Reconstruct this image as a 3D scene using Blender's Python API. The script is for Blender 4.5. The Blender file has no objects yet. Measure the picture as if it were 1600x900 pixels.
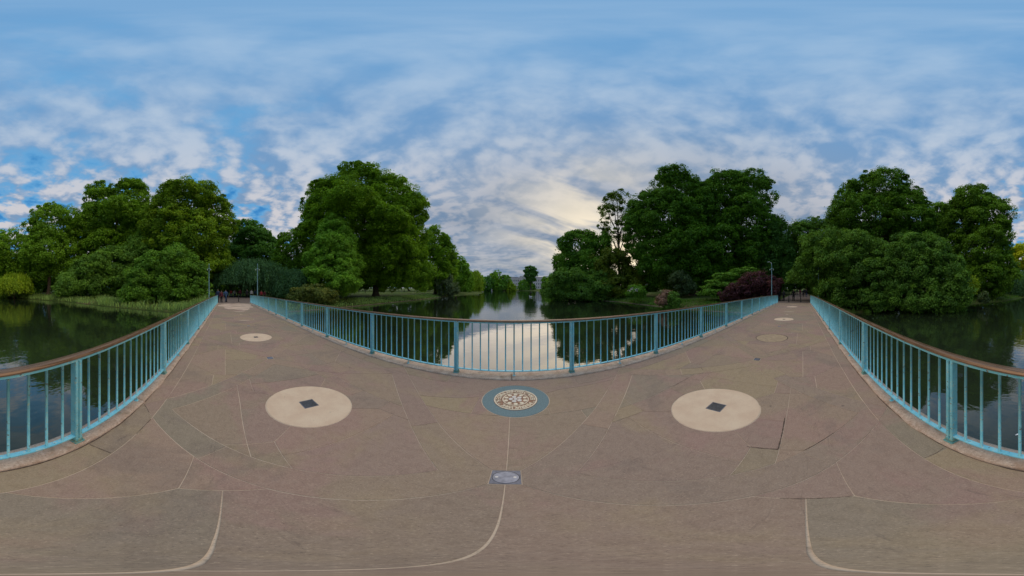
import bpy, bmesh, math, random
import numpy as np
from mathutils import Vector, Matrix
from mathutils.geometry import delaunay_2d_cdt

random.seed(7)
RNG = np.random.default_rng(11)
R = math.radians
sc = bpy.context.scene
COL = sc.collection

# ------------------------------------------------------------------ camera
EYE = 1.66                                   # eye height over the middle of the deck
cam_data = bpy.data.cameras.new('camera')
cam_data.type = 'PANO'
pano = cam_data.cycles if hasattr(cam_data, 'cycles') and hasattr(cam_data.cycles, 'panorama_type') else cam_data
pano.panorama_type = 'EQUIRECTANGULAR'
pano.latitude_min, pano.latitude_max = R(-90), R(90)
pano.longitude_min, pano.longitude_max = R(-160), R(160)
cam_data.clip_start, cam_data.clip_end = 0.02, 6000
cam = bpy.data.objects.new('camera', cam_data)
cam.location = (0, 0, EYE)
cam.rotation_euler = (R(90), 0, R(0.65))     # bridge runs along X, the palace end of the lake is +Y
COL.objects.link(cam)
sc.camera = cam

# ------------------------------------------------------------------ sun, sky, exposure
# Overcast evening: the sun itself hides low behind the right-hand trees;
# the lamp is a broad warm fill, added high over the lake to brighten the scene.
FILL_EL, FILL_AZ = R(55), R(10)                # azimuth from +Y towards +X
def direction(el, az):
    return Vector((math.sin(az) * math.cos(el), math.cos(az) * math.cos(el), math.sin(el)))
SUN = direction(R(8.5), R(35.0))             # where the glow of the hidden sun shows between the trees
sl = bpy.data.lights.new('sun', 'SUN')
sl.energy, sl.angle, sl.color = 1.15, R(88), (1.0, 0.80, 0.57)
so = bpy.data.objects.new('sun', sl)
so.rotation_euler = direction(FILL_EL, FILL_AZ).to_track_quat('Z', 'Y').to_euler()
COL.objects.link(so)

sc.view_settings.view_transform = 'Standard'
sc.view_settings.look = 'None'
sc.view_settings.exposure = 0.2
sc.view_settings.gamma = 1.0
sc.view_settings.use_curve_mapping = False
cy = sc.cycles
cy.max_bounces, cy.diffuse_bounces, cy.glossy_bounces = 6, 3, 3
cy.transmission_bounces, cy.transparent_max_bounces = 2, 4
cy.use_denoising = True
cy.sample_clamp_indirect = 6.0


class NT:
    """small helper that adds nodes and links to a node tree"""
    def __init__(s, tree):
        s.t = tree; s.n = tree.nodes; s.l = tree.links
        s.n.clear()
    def add(s, kind, **kw):
        n = s.n.new(kind)
        for k, v in kw.items(): setattr(n, k, v)
        return n
    def put(s, sock, v):
        if isinstance(v, bpy.types.NodeSocket): s.l.new(v, sock)
        else: sock.default_value = v
    def math(s, op, a, b=None, c=None, clamp=False):
        n = s.add('ShaderNodeMath', operation=op); n.use_clamp = clamp
        s.put(n.inputs[0], a)
        if b is not None: s.put(n.inputs[1], b)
        if c is not None: s.put(n.inputs[2], c)
        return n.outputs[0]
    def vmath(s, op, a, b=None, out=0):
        n = s.add('ShaderNodeVectorMath', operation=op)
        s.put(n.inputs[0], a)
        if b is not None:
            s.put(n.inputs['Scale'] if op == 'SCALE' else n.inputs[1], b)
        return n.outputs['Value'] if op in ('DOT_PRODUCT', 'LENGTH') else n.outputs[0]
    def mix(s, f, a, b, blend='MIX'):
        n = s.add('ShaderNodeMix', data_type='RGBA', blend_type=blend)
        s.put(n.inputs[0], f); s.put(n.inputs[6], a); s.put(n.inputs[7], b)
        return n.outputs[2]
    def ramp(s, f, stops):
        n = s.add('ShaderNodeValToRGB')
        s.put(n.inputs[0], f)
        e = n.color_ramp.elements
        while len(e) < len(stops): e.new(0.5)
        for el, (p, c) in zip(e, stops):
            el.position = p; el.color = c if len(c) == 4 else (*c, 1)
        return n.outputs[0]
    def smooth(s, v, a, b, lo=0.0, hi=1.0):
        n = s.add('ShaderNodeMapRange', interpolation_type='SMOOTHSTEP')
        s.put(n.inputs[0], v); s.put(n.inputs[1], a); s.put(n.inputs[2], b)
        s.put(n.inputs[3], lo); s.put(n.inputs[4], hi)
        return n.outputs[0]
    def noise(s, vec, scale, detail=4, rough=0.55, dist=0.0, out=0):
        n = s.add('ShaderNodeTexNoise')
        if vec is not None: s.put(n.inputs['Vector'], vec)
        n.inputs['Scale'].default_value = scale; n.inputs['Detail'].default_value = detail
        n.inputs['Roughness'].default_value = rough; n.inputs['Distortion'].default_value = dist
        return n.outputs[out]
    def comb(s, x, y, z):
        n = s.add('ShaderNodeCombineXYZ')
        s.put(n.inputs[0], x); s.put(n.inputs[1], y); s.put(n.inputs[2], z)
        return n.outputs[0]
    def sep(s, v):
        n = s.add('ShaderNodeSeparateXYZ'); s.put(n.inputs[0], v)
        return n.outputs


def build_world():
    w = bpy.data.worlds.new('World'); sc.world = w
    w.use_nodes = True
    t = NT(w.node_tree)
    STR = 0.1
    sky = t.add('ShaderNodeTexSky', sky_type='NISHITA')
    sky.sun_disc = False
    sky.sun_elevation, sky.sun_rotation = FILL_EL, FILL_AZ
    sky.air_density, sky.dust_density, sky.ozone_density = 1.0, 0.6, 3.0
    d = t.add('ShaderNodeTexCoord').outputs['Generated']
    d = t.vmath('NORMALIZE', d)
    x, y, z = t.sep(d)
    zz = t.math('ADD', t.math('MAXIMUM', z, 0.0), 0.16)
    p = t.comb(t.math('DIVIDE', x, zz), t.math('DIVIDE', y, zz), 0.0)
    toward = t.vmath('DOT_PRODUCT', d, tuple(Vector((SUN.x, SUN.y, 0)).normalized()))     # 1 towards the sun, -1 away
    glow = t.math('MAXIMUM', t.vmath('DOT_PRODUCT', d, tuple(SUN)), 0.0)
    q = t.vmath('ADD', p, t.vmath('SCALE', t.vmath('SUBTRACT', t.noise(p, 0.9, 3, 0.5, out=1), (0.5, 0.5, 0.5)), 0.28))
    n_big = t.noise(p, 0.8, 2, 0.5, 0.2)
    n_mid = t.noise(t.vmath('ADD', q, (3.1, 7.7, 0)), 2.5, 5, 0.55, 0.1)
    n_puf = t.noise(t.vmath('ADD', q, (13.7, 2.2, 0)), 6.2, 4, 0.52, 0.15)
    # the same puffs sampled a little nearer the sun: their difference models lit and shaded flanks
    n_pu2 = t.noise(t.vmath('ADD', q, (13.7 + 0.04, 2.2 + 0.055, 0)), 6.2, 4, 0.52, 0.15)
    n_mi2 = t.noise(t.vmath('ADD', q, (3.1 + 0.09, 7.7 + 0.12, 0)), 2.5, 5, 0.55, 0.1)
    relief = t.math('ADD', t.math('SUBTRACT', n_puf, n_pu2), t.math('MULTIPLY', t.math('SUBTRACT', n_mid, n_mi2), 1.3))
    low = t.smooth(z, 0.86, 0.35)                       # broken puffs low down, smooth veil overhead
    away = t.smooth(toward, 0.35, -0.6)
    w_puf = t.math('MULTIPLY', low, t.math('ADD', 0.35, t.math('MULTIPLY', away, 0.75)))
    dens = t.math('ADD', t.math('MULTIPLY', n_big, 0.30), t.math('MULTIPLY', n_mid, 0.70))
    dens = t.math('ADD', dens, t.math('MULTIPLY', t.math('SUBTRACT', n_puf, 0.5), w_puf))
    dens = t.math('ADD', dens, t.math('MULTIPLY', t.math('SUBTRACT', 1.0, away), 0.16))
    cover = t.smooth(dens, 0.36, 0.53)
    blue = t.vmath('MULTIPLY', sky.outputs[0], (SKYGAIN, SKYGAIN, SKYGAIN))
    blue = t.mix(0.85, blue, (0.08, 1.8, 4.6, 1))
    thin = (1.15, 3.3, 5.9, 1)                         # thin bright veil at the cloud edges
    lum = t.math('ADD', t.math('MULTIPLY', n_mid, 0.55), t.math('MULTIPLY', n_puf, 0.45))
    lum = t.math('ADD', lum, t.math('MULTIPLY', relief, t.math('ADD', 0.25, t.math('MULTIPLY', low, 0.9))))
    lum = t.smooth(lum, 0.26, 0.76)
    cl = t.mix(lum, (1.4, 2.9, 5.1, 1), (3.7, 4.75, 6.1, 1))                          # overhead
    cl = t.mix(low, cl, t.mix(lum, (1.7, 2.75, 4.3, 1), (5.3, 5.2, 5.5, 1)))           # lower, whiter and pinker tops
    # grey bank of cloud over the palace
    grey = t.math('MULTIPLY', t.smooth(toward, 0.0, 0.8), t.smooth(z, 0.9, 0.35))
    n_soft = t.smooth(t.noise(t.vmath('ADD', p, (40, 3, 0)), 0.95, 4, 0.5, 0.5), 0.34, 0.66)
    soft = t.math('ADD', t.math('MULTIPLY', n_soft, 0.72), t.math('MULTIPLY', lum, 0.28))
    cl = t.mix(t.math('MULTIPLY', grey, 0.92), cl, t.mix(soft, (1.3, 1.95, 2.95, 1), (3.4, 3.75, 4.4, 1)))
    col = t.mix(cover, t.mix(t.smooth(dens, 0.26, 0.41), blue, thin), cl)
    # overhead the veil stays blue
    col = t.mix(t.smooth(z, 0.80, 1.0, 0.0, 0.4), col, (1.4, 3.6, 6.3, 1))
    # the hidden sun lights the cloud breaks around it
    streak = t.noise(t.comb(t.math('MULTIPLY', x, 2.0), t.math('MULTIPLY', t.math('ADD', z, t.math('MULTIPLY', x, 0.25)), 8.0), t.math('MULTIPLY', y, 2.0)), 1.1, 4, 0.5, 0.35)
    br = t.smooth(streak, 0.37, 0.60)
    brk = t.math('MAXIMUM', t.vmath('DOT_PRODUCT', d, tuple(BREAK)), 0.0)
    g1 = t.math('POWER', brk, 13.0)
    g2 = t.math('POWER', glow, 150.0)
    col = t.mix(t.math('MULTIPLY', t.math('MULTIPLY', g1, br), 0.95), col, (9.4, 8.1, 6.0, 1))
    col = t.mix(t.math('MULTIPLY', g2, 0.85), col, (10.5, 8.6, 5.6, 1))
    # below the horizon: dim ground colour
    col = t.mix(t.smooth(z, -0.02, -0.10), col, (0.5, 0.55, 0.45, 1))
    bg = t.add('ShaderNodeBackground')
    t.put(bg.inputs[0], col); bg.inputs[1].default_value = STR
    t.l.new(bg.outputs[0], t.add('ShaderNodeOutputWorld').inputs[0])
    w.cycles.sampling_method = 'MANUAL'
    w.cycles.sample_map_resolution = 512


SKYGAIN = 1.6
BREAK = Vector((math.sin(R(24)) * math.cos(R(12)), math.cos(R(24)) * math.cos(R(12)), math.sin(R(12))))   # brightest break in the cloud
build_world()

# ------------------------------------------------------------------ object helpers
def link(o, parent=None):
    COL.objects.link(o)
    if parent is not None: o.parent = parent
    return o

def obj(name, mesh, mat=None, parent=None, loc=None):
    o = bpy.data.objects.new(name, mesh)
    if mat is not None and not mesh.materials: mesh.materials.append(mat)
    if loc is not None: o.location = loc
    return link(o, parent)

def thing(name, label, cat, loc=(0, 0, 0), group=None):
    o = bpy.data.objects.new(name, None)
    o.empty_display_size = 0.2
    o.location = loc
    return tag(link(o), label, cat, group)

def tag(o, label, cat, group=None):
    o['label'] = label; o['category'] = cat
    if group: o['group'] = group
    return o

def structure(o):
    o['kind'] = 'structure'; return o

def stuff(o):
    o['kind'] = 'stuff'; return o

def bm_mesh(bm, name, smooth=False):
    me = bpy.data.meshes.new(name)
    bm.to_mesh(me); bm.free()
    if smooth:
        for p in me.polygons: p.use_smooth = True
    return me

def np_mesh(name, verts, faces_flat, nper, attr=None, smooth=False):
    """mesh from numpy arrays; faces all have nper corners"""
    me = bpy.data.meshes.new(name)
    nv, nf = len(verts), len(faces_flat) // nper
    me.vertices.add(nv); me.loops.add(nf * nper); me.polygons.add(nf)
    me.vertices.foreach_set('co', np.ascontiguousarray(verts, dtype=np.float32).ravel())
    me.loops.foreach_set('vertex_index', np.ascontiguousarray(faces_flat, dtype=np.int32))
    me.polygons.foreach_set('loop_start', np.arange(0, nf * nper, nper, dtype=np.int32))
    try: me.polygons.foreach_set('loop_total', np.full(nf, nper, dtype=np.int32))
    except Exception: pass
    if smooth: me.polygons.foreach_set('use_smooth', np.ones(nf, dtype=bool))
    if attr is not None:
        a = me.attributes.new('tint', 'FLOAT', 'FACE')
        a.data.foreach_set('value', np.ascontiguousarray(attr, dtype=np.float32))
    me.update(calc_edges=True)
    return me

def add_box(bm, x0, x1, y0, y1, z0, z1, bevel=0.0):
    m = Matrix.Translation(((x0 + x1) / 2, (y0 + y1) / 2, (z0 + z1) / 2)) @ Matrix.Diagonal((x1 - x0, y1 - y0, z1 - z0, 1))
    r = bmesh.ops.create_cube(bm, size=1.0, matrix=m)
    if bevel:
        es = {e for v in r['verts'] for e in v.link_edges}
        bmesh.ops.bevel(bm, geom=list(es), offset=bevel, segments=1, affect='EDGES')

def box_mesh(name, x0, x1, y0, y1, z0, z1, bevel=0.0):
    bm = bmesh.new(); add_box(bm, x0, x1, y0, y1, z0, z1, bevel)
    return bm_mesh(bm, name)

def add_tube(bm, pts, radii, seg=8, cap=True):
    rings = []
    up = Vector((0, 0, 1))
    n = len(pts)
    for i, p in enumerate(pts):
        p = Vector(p)
        a = Vector(pts[max(i - 1, 0)]); b = Vector(pts[min(i + 1, n - 1)])
        t = (b - a).normalized()
        s = t.cross(up)
        if s.length < 0.05: s = t.cross(Vector((1, 0, 0)))
        s.normalize(); q = s.cross(t)
        rings.append([bm.verts.new(p + (s * math.cos(2 * math.pi * k / seg) + q * math.sin(2 * math.pi * k / seg)) * radii[i]) for k in range(seg)])
    for a, b in zip(rings, rings[1:]):
        for k in range(seg):
            bm.faces.new((a[k], a[(k + 1) % seg], b[(k + 1) % seg], b[k]))
    if cap:
        bm.faces.new(rings[0]); bm.faces.new(rings[-1][::-1])

def add_lathe(bm, prof, seg=16, at=(0, 0, 0)):
    rings = []
    for r, z in prof:
        rings.append([bm.verts.new((at[0] + r * math.cos(2 * math.pi * k / seg), at[1] + r * math.sin(2 * math.pi * k / seg), at[2] + z)) for k in range(seg)])
    for a, b in zip(rings, rings[1:]):
        for k in range(seg):
            bm.faces.new((a[k], a[(k + 1) % seg], b[(k + 1) % seg], b[k]))
    bm.faces.new(rings[0][::-1]); bm.faces.new(rings[-1])

# ------------------------------------------------------------------ materials
def mat(name):
    m = bpy.data.materials.new(name); m.use_nodes = True
    return m, NT(m.node_tree)

def principled(t, color, rough=0.6, metal=0.0, normal=None, spec=0.5):
    b = t.add('ShaderNodeBsdfPrincipled')
    t.put(b.inputs['Base Color'], color); t.put(b.inputs['Roughness'], rough); b.inputs['Metallic'].default_value = metal
    b.inputs['Specular IOR Level'].default_value = spec
    if normal is not None: t.l.new(normal, b.inputs['Normal'])
    t.l.new(b.outputs[0], t.add('ShaderNodeOutputMaterial').inputs[0])
    return b

def bump(t, h, strength=0.3, dist=0.01):
    n = t.add('ShaderNodeBump'); n.inputs['Strength'].default_value = strength; n.inputs['Distance'].default_value = dist
    t.l.new(h, n.inputs['Height'])
    return n.outputs[0]

def plain(name, c, rough=0.6, metal=0.0, vary=0.15, scale=20.0):
    m, t = mat(name)
    co = t.add('ShaderNodeTexCoord').outputs['Object']
    n = t.noise(co, scale, 4)
    f = t.smooth(n, 0.3, 0.7)
    a = tuple(v * (1 - vary) for v in c) + (1,); b = tuple(min(v * (1 + vary), 1) for v in c) + (1,)
    principled(t, t.mix(f, a, b), rough, metal)
    return m

def pos(t):
    return t.add('ShaderNodeNewGeometry').outputs['Position']

def slab_material(name, tones, blotch=0.5):
    m, t = mat(name)
    P = pos(t)
    rnd = t.add('ShaderNodeObjectInfo').outputs['Random']
    base = t.ramp(rnd, [(i / (len(tones) - 1), c) for i, c in enumerate(tones)])
    big = t.noise(P, 0.9, 5, 0.6, 0.6)
    base = t.mix(t.math('MULTIPLY', t.smooth(big, 0.50, 0.60), blotch), base, (0.43, 0.245, 0.20, 1))
    big2 = t.noise(t.vmath('ADD', P, (31, 5, 2)), 1.3, 5, 0.6, 0.5)
    base = t.mix(t.math('MULTIPLY', t.smooth(big2, 0.52, 0.68), blotch * 1.1), base, (0.44, 0.315, 0.185, 1))
    damp = t.noise(t.vmath('ADD', P, (7, 61, 9)), 0.8, 6, 0.65, 0.8)
    base = t.mix(t.smooth(damp, 0.52, 0.64, 0.0, 0.38), base, (0.22, 0.165, 0.135, 1))
    med = t.noise(P, 14.0, 6, 0.7, 0.5)
    base = t.mix(t.smooth(med, 0.35, 0.75, 0.0, 0.4), base, t.mix(0.5, base, (0.52, 0.40, 0.30, 1)))
    base = t.mix(t.smooth(med, 0.52, 0.30, 0.0, 0.28), base, t.mix(0.5, base, (0.12, 0.085, 0.065, 1)))
    mot = t.noise(P, 34.0, 4, 0.75, 0.3)
    base = t.mix(t.smooth(mot, 0.5, 0.68, 0.0, 0.10), base, (0.80, 0.56, 0.37, 1))
    base = t.mix(t.smooth(mot, 0.48, 0.32, 0.0, 0.12), base, (0.20, 0.115, 0.075, 1))
    grain = t.noise(P, 95.0, 5, 0.85)
    base = t.mix(t.smooth(grain, 0.54, 0.68, 0.0, 0.6), base, (0.75, 0.56, 0.40, 1))
    base = t.mix(t.smooth(grain, 0.46, 0.32, 0.0, 0.7), base, (0.10, 0.075, 0.055, 1))
    # chewing gum and dirt spots
    v = t.add('ShaderNodeTexVoronoi'); v.inputs['Scale'].default_value = 2.6
    t.l.new(t.vmath('ADD', P, t.vmath('SCALE', t.noise(P, 9.0, 3, out=1), 0.05)), v.inputs['Vector'])
    spot = t.math('MULTIPLY', t.smooth(v.outputs['Distance'], 0.055, 0.03), t.smooth(t.sep(v.outputs['Color'])[0], 0.60, 0.66))
    base = t.mix(t.math('MULTIPLY', spot, 0.6), base, (0.09, 0.07, 0.055, 1))
    # long faint scuffs
    sx, sy, sz = t.sep(P)
    scf = t.noise(t.comb(t.math('MULTIPLY', sx, 1.2), t.math('MULTIPLY', sy, 14.0), 0.0), 2.0, 5, 0.7, 1.2)
    base = t.mix(t.smooth(scf, 0.58, 0.72, 0.0, 0.4), base, (0.16, 0.115, 0.09, 1))
    h = t.math('ADD', t.math('MULTIPLY', grain, 0.3), med)
    principled(t, base, 0.78, normal=bump(t, h, 0.35, 0.006), spec=0.3)
    return m

M = {}
M['slab'] = slab_material('sandstone', [(0.39, 0.275, 0.185), (0.435, 0.285, 0.20), (0.355, 0.265, 0.17), (0.41, 0.262, 0.20), (0.345, 0.27, 0.185), (0.385, 0.25, 0.19), (0.435, 0.315, 0.185), (0.36, 0.255, 0.18)])

def _kerb():
    m, t = mat('kerb_granite')
    P = pos(t)
    n1 = t.noise(P, 7.0, 6, 0.7, 0.4); n2 = t.noise(P, 48.0, 4, 0.8)
    c = t.mix(t.smooth(n1, 0.3, 0.7), (0.50, 0.33, 0.235, 1), (0.72, 0.55, 0.43, 1))
    c = t.mix(t.smooth(n2, 0.52, 0.7, 0, 0.7), c, (0.92, 0.78, 0.62, 1))
    c = t.mix(t.smooth(n2, 0.45, 0.3, 0, 0.8), c, (0.15, 0.10, 0.075, 1))
    moss = t.noise(P, 3.0, 5, 0.7)
    c = t.mix(t.smooth(moss, 0.58, 0.7, 0, 0.55), c, (0.16, 0.13, 0.07, 1))
    principled(t, c, 0.9, normal=bump(t, t.math('ADD', n1, t.math('MULTIPLY', n2, 0.4)), 0.8, 0.02))
    return m
M['kerb'] = _kerb()

def _mortar():
    m, t = mat('mortar')
    P = pos(t)
    n = t.noise(P, 2.2, 4, 0.6, 0.5); g = t.noise(P, 120.0, 3, 0.8)
    c = t.mix(t.smooth(n, 0.28, 0.46), (0.36, 0.25, 0.17, 1), (0.78, 0.60, 0.43, 1))
    c = t.mix(t.smooth(g, 0.5, 0.7, 0, 0.5), c, (0.20, 0.15, 0.10, 1))
    principled(t, c, 0.95)
    return m
M['mortar'] = _mortar()

def _disc():
    m, t = mat('cream_resin')
    P = pos(t)
    g = t.noise(P, 150.0, 4, 0.8); n = t.noise(P, 5.0, 5, 0.6)
    c = t.mix(t.smooth(n, 0.25, 0.75), (0.80, 0.555, 0.37, 1), (0.90, 0.67, 0.46, 1))
    c = t.mix(t.smooth(g, 0.45, 0.3, 0, 0.55), c, (0.42, 0.28, 0.18, 1))
    c = t.mix(t.smooth(g, 0.58, 0.7, 0, 0.5), c, (0.95, 0.76, 0.52, 1))
    v = t.add('ShaderNodeTexVoronoi'); v.inputs['Scale'].default_value = 9.0
    t.l.new(P, v.inputs['Vector'])
    sp = t.math('MULTIPLY', t.smooth(v.outputs['Distance'], 0.10, 0.05), t.smooth(t.sep(v.outputs['Color'])[1], 0.7, 0.75))
    c = t.mix(t.math('MULTIPLY', sp, 0.5), c, (0.25, 0.18, 0.12, 1))
    principled(t, c, 0.8, normal=bump(t, g, 0.3, 0.003))
    return m
M['disc'] = _disc()

def _rail():
    m, t = mat('blue_railing_paint')
    P = pos(t)
    n = t.noise(P, 9.0, 5, 0.65); f = t.noise(P, 34.0, 5, 0.7)
    c = t.mix(t.smooth(n, 0.3, 0.7), (0.19, 0.62, 0.77, 1), (0.30, 0.75, 0.86, 1))
    c = t.mix(t.smooth(f, 0.575, 0.62, 0, 0.8), c, (0.66, 0.72, 0.60, 1))           # chipped to the pale primer
    c = t.mix(t.smooth(t.noise(P, 26.0, 5, 0.7), 0.60, 0.66, 0, 0.85), c, (0.17, 0.10, 0.055, 1))   # rust
    principled(t, c, 0.42, normal=bump(t, f, 0.15, 0.002))
    return m
M['rail'] = _rail()

def _base():
    m, t = mat('lichened_base_paint')
    P = pos(t)
    f = t.noise(P, 45.0, 5, 0.7)
    c = t.mix(t.smooth(f, 0.42, 0.6), (0.10, 0.36, 0.40, 1), (0.30, 0.42, 0.30, 1))
    c = t.mix(t.smooth(f, 0.62, 0.7), c, (0.13, 0.10, 0.06, 1))
    principled(t, c, 0.7)
    return m
M['base'] = _base()

def _hand():
    m, t = mat('bronze_handrail')
    P = pos(t)
    x, y, z = t.sep(P)
    n = t.noise(t.comb(t.math('MULTIPLY', x, 0.8), t.math('MULTIPLY', y, 30.0), z), 6.0, 5, 0.6)
    c = t.mix(t.smooth(n, 0.3, 0.7), (0.20, 0.11, 0.06, 1), (0.34, 0.20, 0.115, 1))
    principled(t, c, t.smooth(n, 0.3, 0.7, 0.2, 0.36), 0.4)
    return m
M['hand'] = _hand()
M['teal'] = plain('teal_resin', (0.19, 0.265, 0.27), 0.75, vary=0.12, scale=60)
M['brass'] = plain('polished_brass', (0.97, 0.76, 0.54), 0.45, 0.0, vary=0.12, scale=30)
M['brass_dark'] = plain('dark_brass_recess', (0.38, 0.19, 0.11), 0.6, 0.0, vary=0.3, scale=30)
M['silver'] = plain('silver_rose_metal', (0.86, 0.76, 0.66), 0.5, 0.0, vary=0.08, scale=30)
M['black'] = plain('black_iron', (0.012, 0.013, 0.015), 0.5)
M['plate'] = plain('dark_glass_plate', (0.07, 0.07, 0.075), 0.22, vary=0.3, scale=40)
M['steel'] = plain('blue_grey_steel', (0.17, 0.17, 0.20), 0.38, 0.5, vary=0.2, scale=30)
M['lamp_paint'] = plain('pale_blue_column_paint', (0.22, 0.40, 0.44), 0.5)
M['lamp_glass'] = plain('milky_lamp_glass', (0.65, 0.66, 0.62), 0.25)
M['concrete'] = plain('grey_concrete', (0.30, 0.27, 0.23), 0.9, scale=3)
M['soffit'] = plain('dark_abutment_stone', (0.22, 0.19, 0.16), 0.9, scale=3)

def leaf_material(name, c0, c1, c2, trans=0.30):
    """leaf tint runs from c0 over c1 to c2 with each leaf's own tint value"""
    m, t = mat(name)
    a = t.add('ShaderNodeAttribute', attribute_name='tint')
    c = t.ramp(a.outputs['Fac'], [(0.0, c0), (0.5, c1), (1.0, c2)])
    df = t.add('ShaderNodeBsdfDiffuse'); t.l.new(c, df.inputs[0])
    tr = t.add('ShaderNodeBsdfTranslucent'); t.put(tr.inputs[0], t.mix(0.35, c, (0.16, 0.28, 0.02, 1)))
    mx = t.add('ShaderNodeMixShader'); mx.inputs[0].default_value = trans
    t.l.new(df.outputs[0], mx.inputs[1]); t.l.new(tr.outputs[0], mx.inputs[2])
    gl = t.add('ShaderNodeBsdfGlossy'); gl.inputs['Roughness'].default_value = 0.45
    gl.inputs[0].default_value = (0.8, 0.85, 0.9, 1)
    m2 = t.add('ShaderNodeMixShader'); m2.inputs[0].default_value = 0.015
    t.l.new(mx.outputs[0], m2.inputs[1]); t.l.new(gl.outputs[0], m2.inputs[2])
    t.l.new(m2.outputs[0], t.add('ShaderNodeOutputMaterial').inputs[0])
    return m

LEAF = {}
LEAFGAIN = 2.3
def leafset(key, r, g, b, spread=0.45, warm=0.0, trans=0.30):
    r, g, b = r * LEAFGAIN * 0.84, g * LEAFGAIN, b * LEAFGAIN * 0.33
    c1 = (r, g, b)
    c0 = (r * (1 - spread), g * (1 - spread * 0.9), b * (1 - spread * 0.6))
    c2 = (r * (1 + spread * 1.1 + warm), g * (1 + spread * 0.8), b * (1 + spread * 0.3))
    LEAF[key] = leaf_material('leaves_' + key, c0, c1, c2, trans)
leafset('mid', 0.107, 0.180, 0.031)
leafset('mid2', 0.093, 0.166, 0.048)
leafset('deep', 0.101, 0.168, 0.026)
leafset('soft', 0.097, 0.163, 0.063)
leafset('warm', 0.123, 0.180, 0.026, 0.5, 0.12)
leafset('bright', 0.121, 0.185, 0.020)
leafset('fresh', 0.150, 0.240, 0.060, 0.3)
leafset('blue', 0.055, 0.120, 0.050)
leafset('teal', 0.055, 0.105, 0.115)
leafset('yellow', 0.170, 0.215, 0.030, 0.4, 0.1)
leafset('sunlit_gold', 0.30, 0.29, 0.030, 0.35, 0.1, 0.4)  # evening sunlight on two far trees is put into this leaf colour
leafset('rusty', 0.110, 0.115, 0.070, 0.5, 0.25)
leafset('silver', 0.080, 0.092, 0.12)
leafset('pine', 0.045, 0.095, 0.040)
leafset('deepr', 0.070, 0.128, 0.026)
leafset('midr', 0.076, 0.130, 0.045)
leafset('midr2', 0.072, 0.132, 0.050, 0.6)
leafset('darkr', 0.064, 0.122, 0.022)
leafset('olive', 0.080, 0.100, 0.020)
leafset('brown', 0.085, 0.095, 0.022)
leafset('pink', 0.22, 0.105, 0.22, 0.35)
leafset('grey', 0.062, 0.078, 0.085)
leafset('freshr', 0.092, 0.160, 0.045, 0.45)
leafset('purple', 0.070, 0.019, 0.075, 0.5)
leafset('reed', 0.20, 0.25, 0.20, 0.5)
leafset('flowers', 0.58, 0.43, 1.2, 0.05)

def _bark():
    m, t = mat('bark')
    P = pos(t)
    x, y, z = t.sep(P)
    n = t.noise(t.comb(t.math('MULTIPLY', x, 3), t.math('MULTIPLY', y, 3), z), 2.0, 5, 0.7)
    principled(t, t.mix(t.smooth(n, 0.3, 0.7), (0.045, 0.032, 0.022, 1), (0.15, 0.105, 0.065, 1)), 0.9, normal=bump(t, n, 0.6, 0.05))
    return m
M['bark'] = _bark()

# ------------------------------------------------------------------ ground, lake, paths
WATER_Z = -1.84
LAKE = np.array([(-24.2, 0), (-24.6, 6), (-26.7, 20.8), (-27.2, 32), (-27, 42), (-26.7, 57), (-26.9, 72), (-24, 92), (-20.6, 110), (-24, 140), (-31, 180),
    (-42, 222), (-30, 236), (-5, 240), (6, 238), (14, 226), (22, 225), (24, 190), (21, 142), (20.5, 90), (21.2, 51.5), (24.8, 38), (24.5, 25), (24.1, 21), (24.2, 6), (24.2, -4),
    (24.5, -20), (23.9, -32), (21.7, -45), (26, -90), (30, -160), (10, -230), (-30, -200), (-34, -100), (-24, -62), (-27.1, -52.3), (-30.2, -36.9),
    (-26.8, -15.9), (-25.4, -9.1), (-24.4, -4)], dtype=float)

def lake_sd(px, py):
    """signed distance to the lake edge, positive on land"""
    px = np.asarray(px, float); py = np.asarray(py, float)
    best = np.full(px.shape, 1e9); inside = np.zeros(px.shape, bool)
    n = len(LAKE)
    for i in range(n):
        ax, ay = LAKE[i]; bx, by = LAKE[(i + 1) % n]
        dx, dy = bx - ax, by - ay
        tt = np.clip(((px - ax) * dx + (py - ay) * dy) / (dx * dx + dy * dy), 0, 1)
        best = np.minimum(best, np.hypot(px - ax - tt * dx, py - ay - tt * dy))
        c = (ay > py) != (by > py)
        with np.errstate(divide='ignore', invalid='ignore'):
            xi = (bx - ax) * (py - ay) / (by - ay if by != ay else 1e-9) + ax
        inside ^= c & (px < xi)
    return np.where(inside, -best, best)

def sstep(a, b, v):
    q = np.clip((v - a) / (b - a), 0, 1); return q * q * (3 - 2 * q)

def ground_z(px, py):
    px = np.asarray(px, float); py = np.asarray(py, float)
    sd = lake_sd(px, py)
    land = WATER_Z + 0.10 + 0.95 * (1 - np.exp(-np.maximum(sd, 0) / 5.0)) + 0.45 * (1 - np.exp(-np.maximum(sd, 0) / 40.0))
    land = land + 0.10 * np.sin(px * 0.31 + 1.0) * np.sin(py * 0.27) * sstep(2, 10, sd)
    bed = WATER_Z - 0.25 - 1.6 * sstep(0, 5, -sd)
    z = np.where(sd > 0, land, bed)
    w = (1 - sstep(3.2, 9.0, np.abs(py - 0.99))) * sstep(24.15, 24.3, np.abs(px)) * (1 - sstep(90, 130, np.abs(px)))
    return z * (1 - w) + (-0.40) * w

def gz(x, y):
    return float(ground_z(np.array([x]), np.array([y]))[0])

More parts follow.
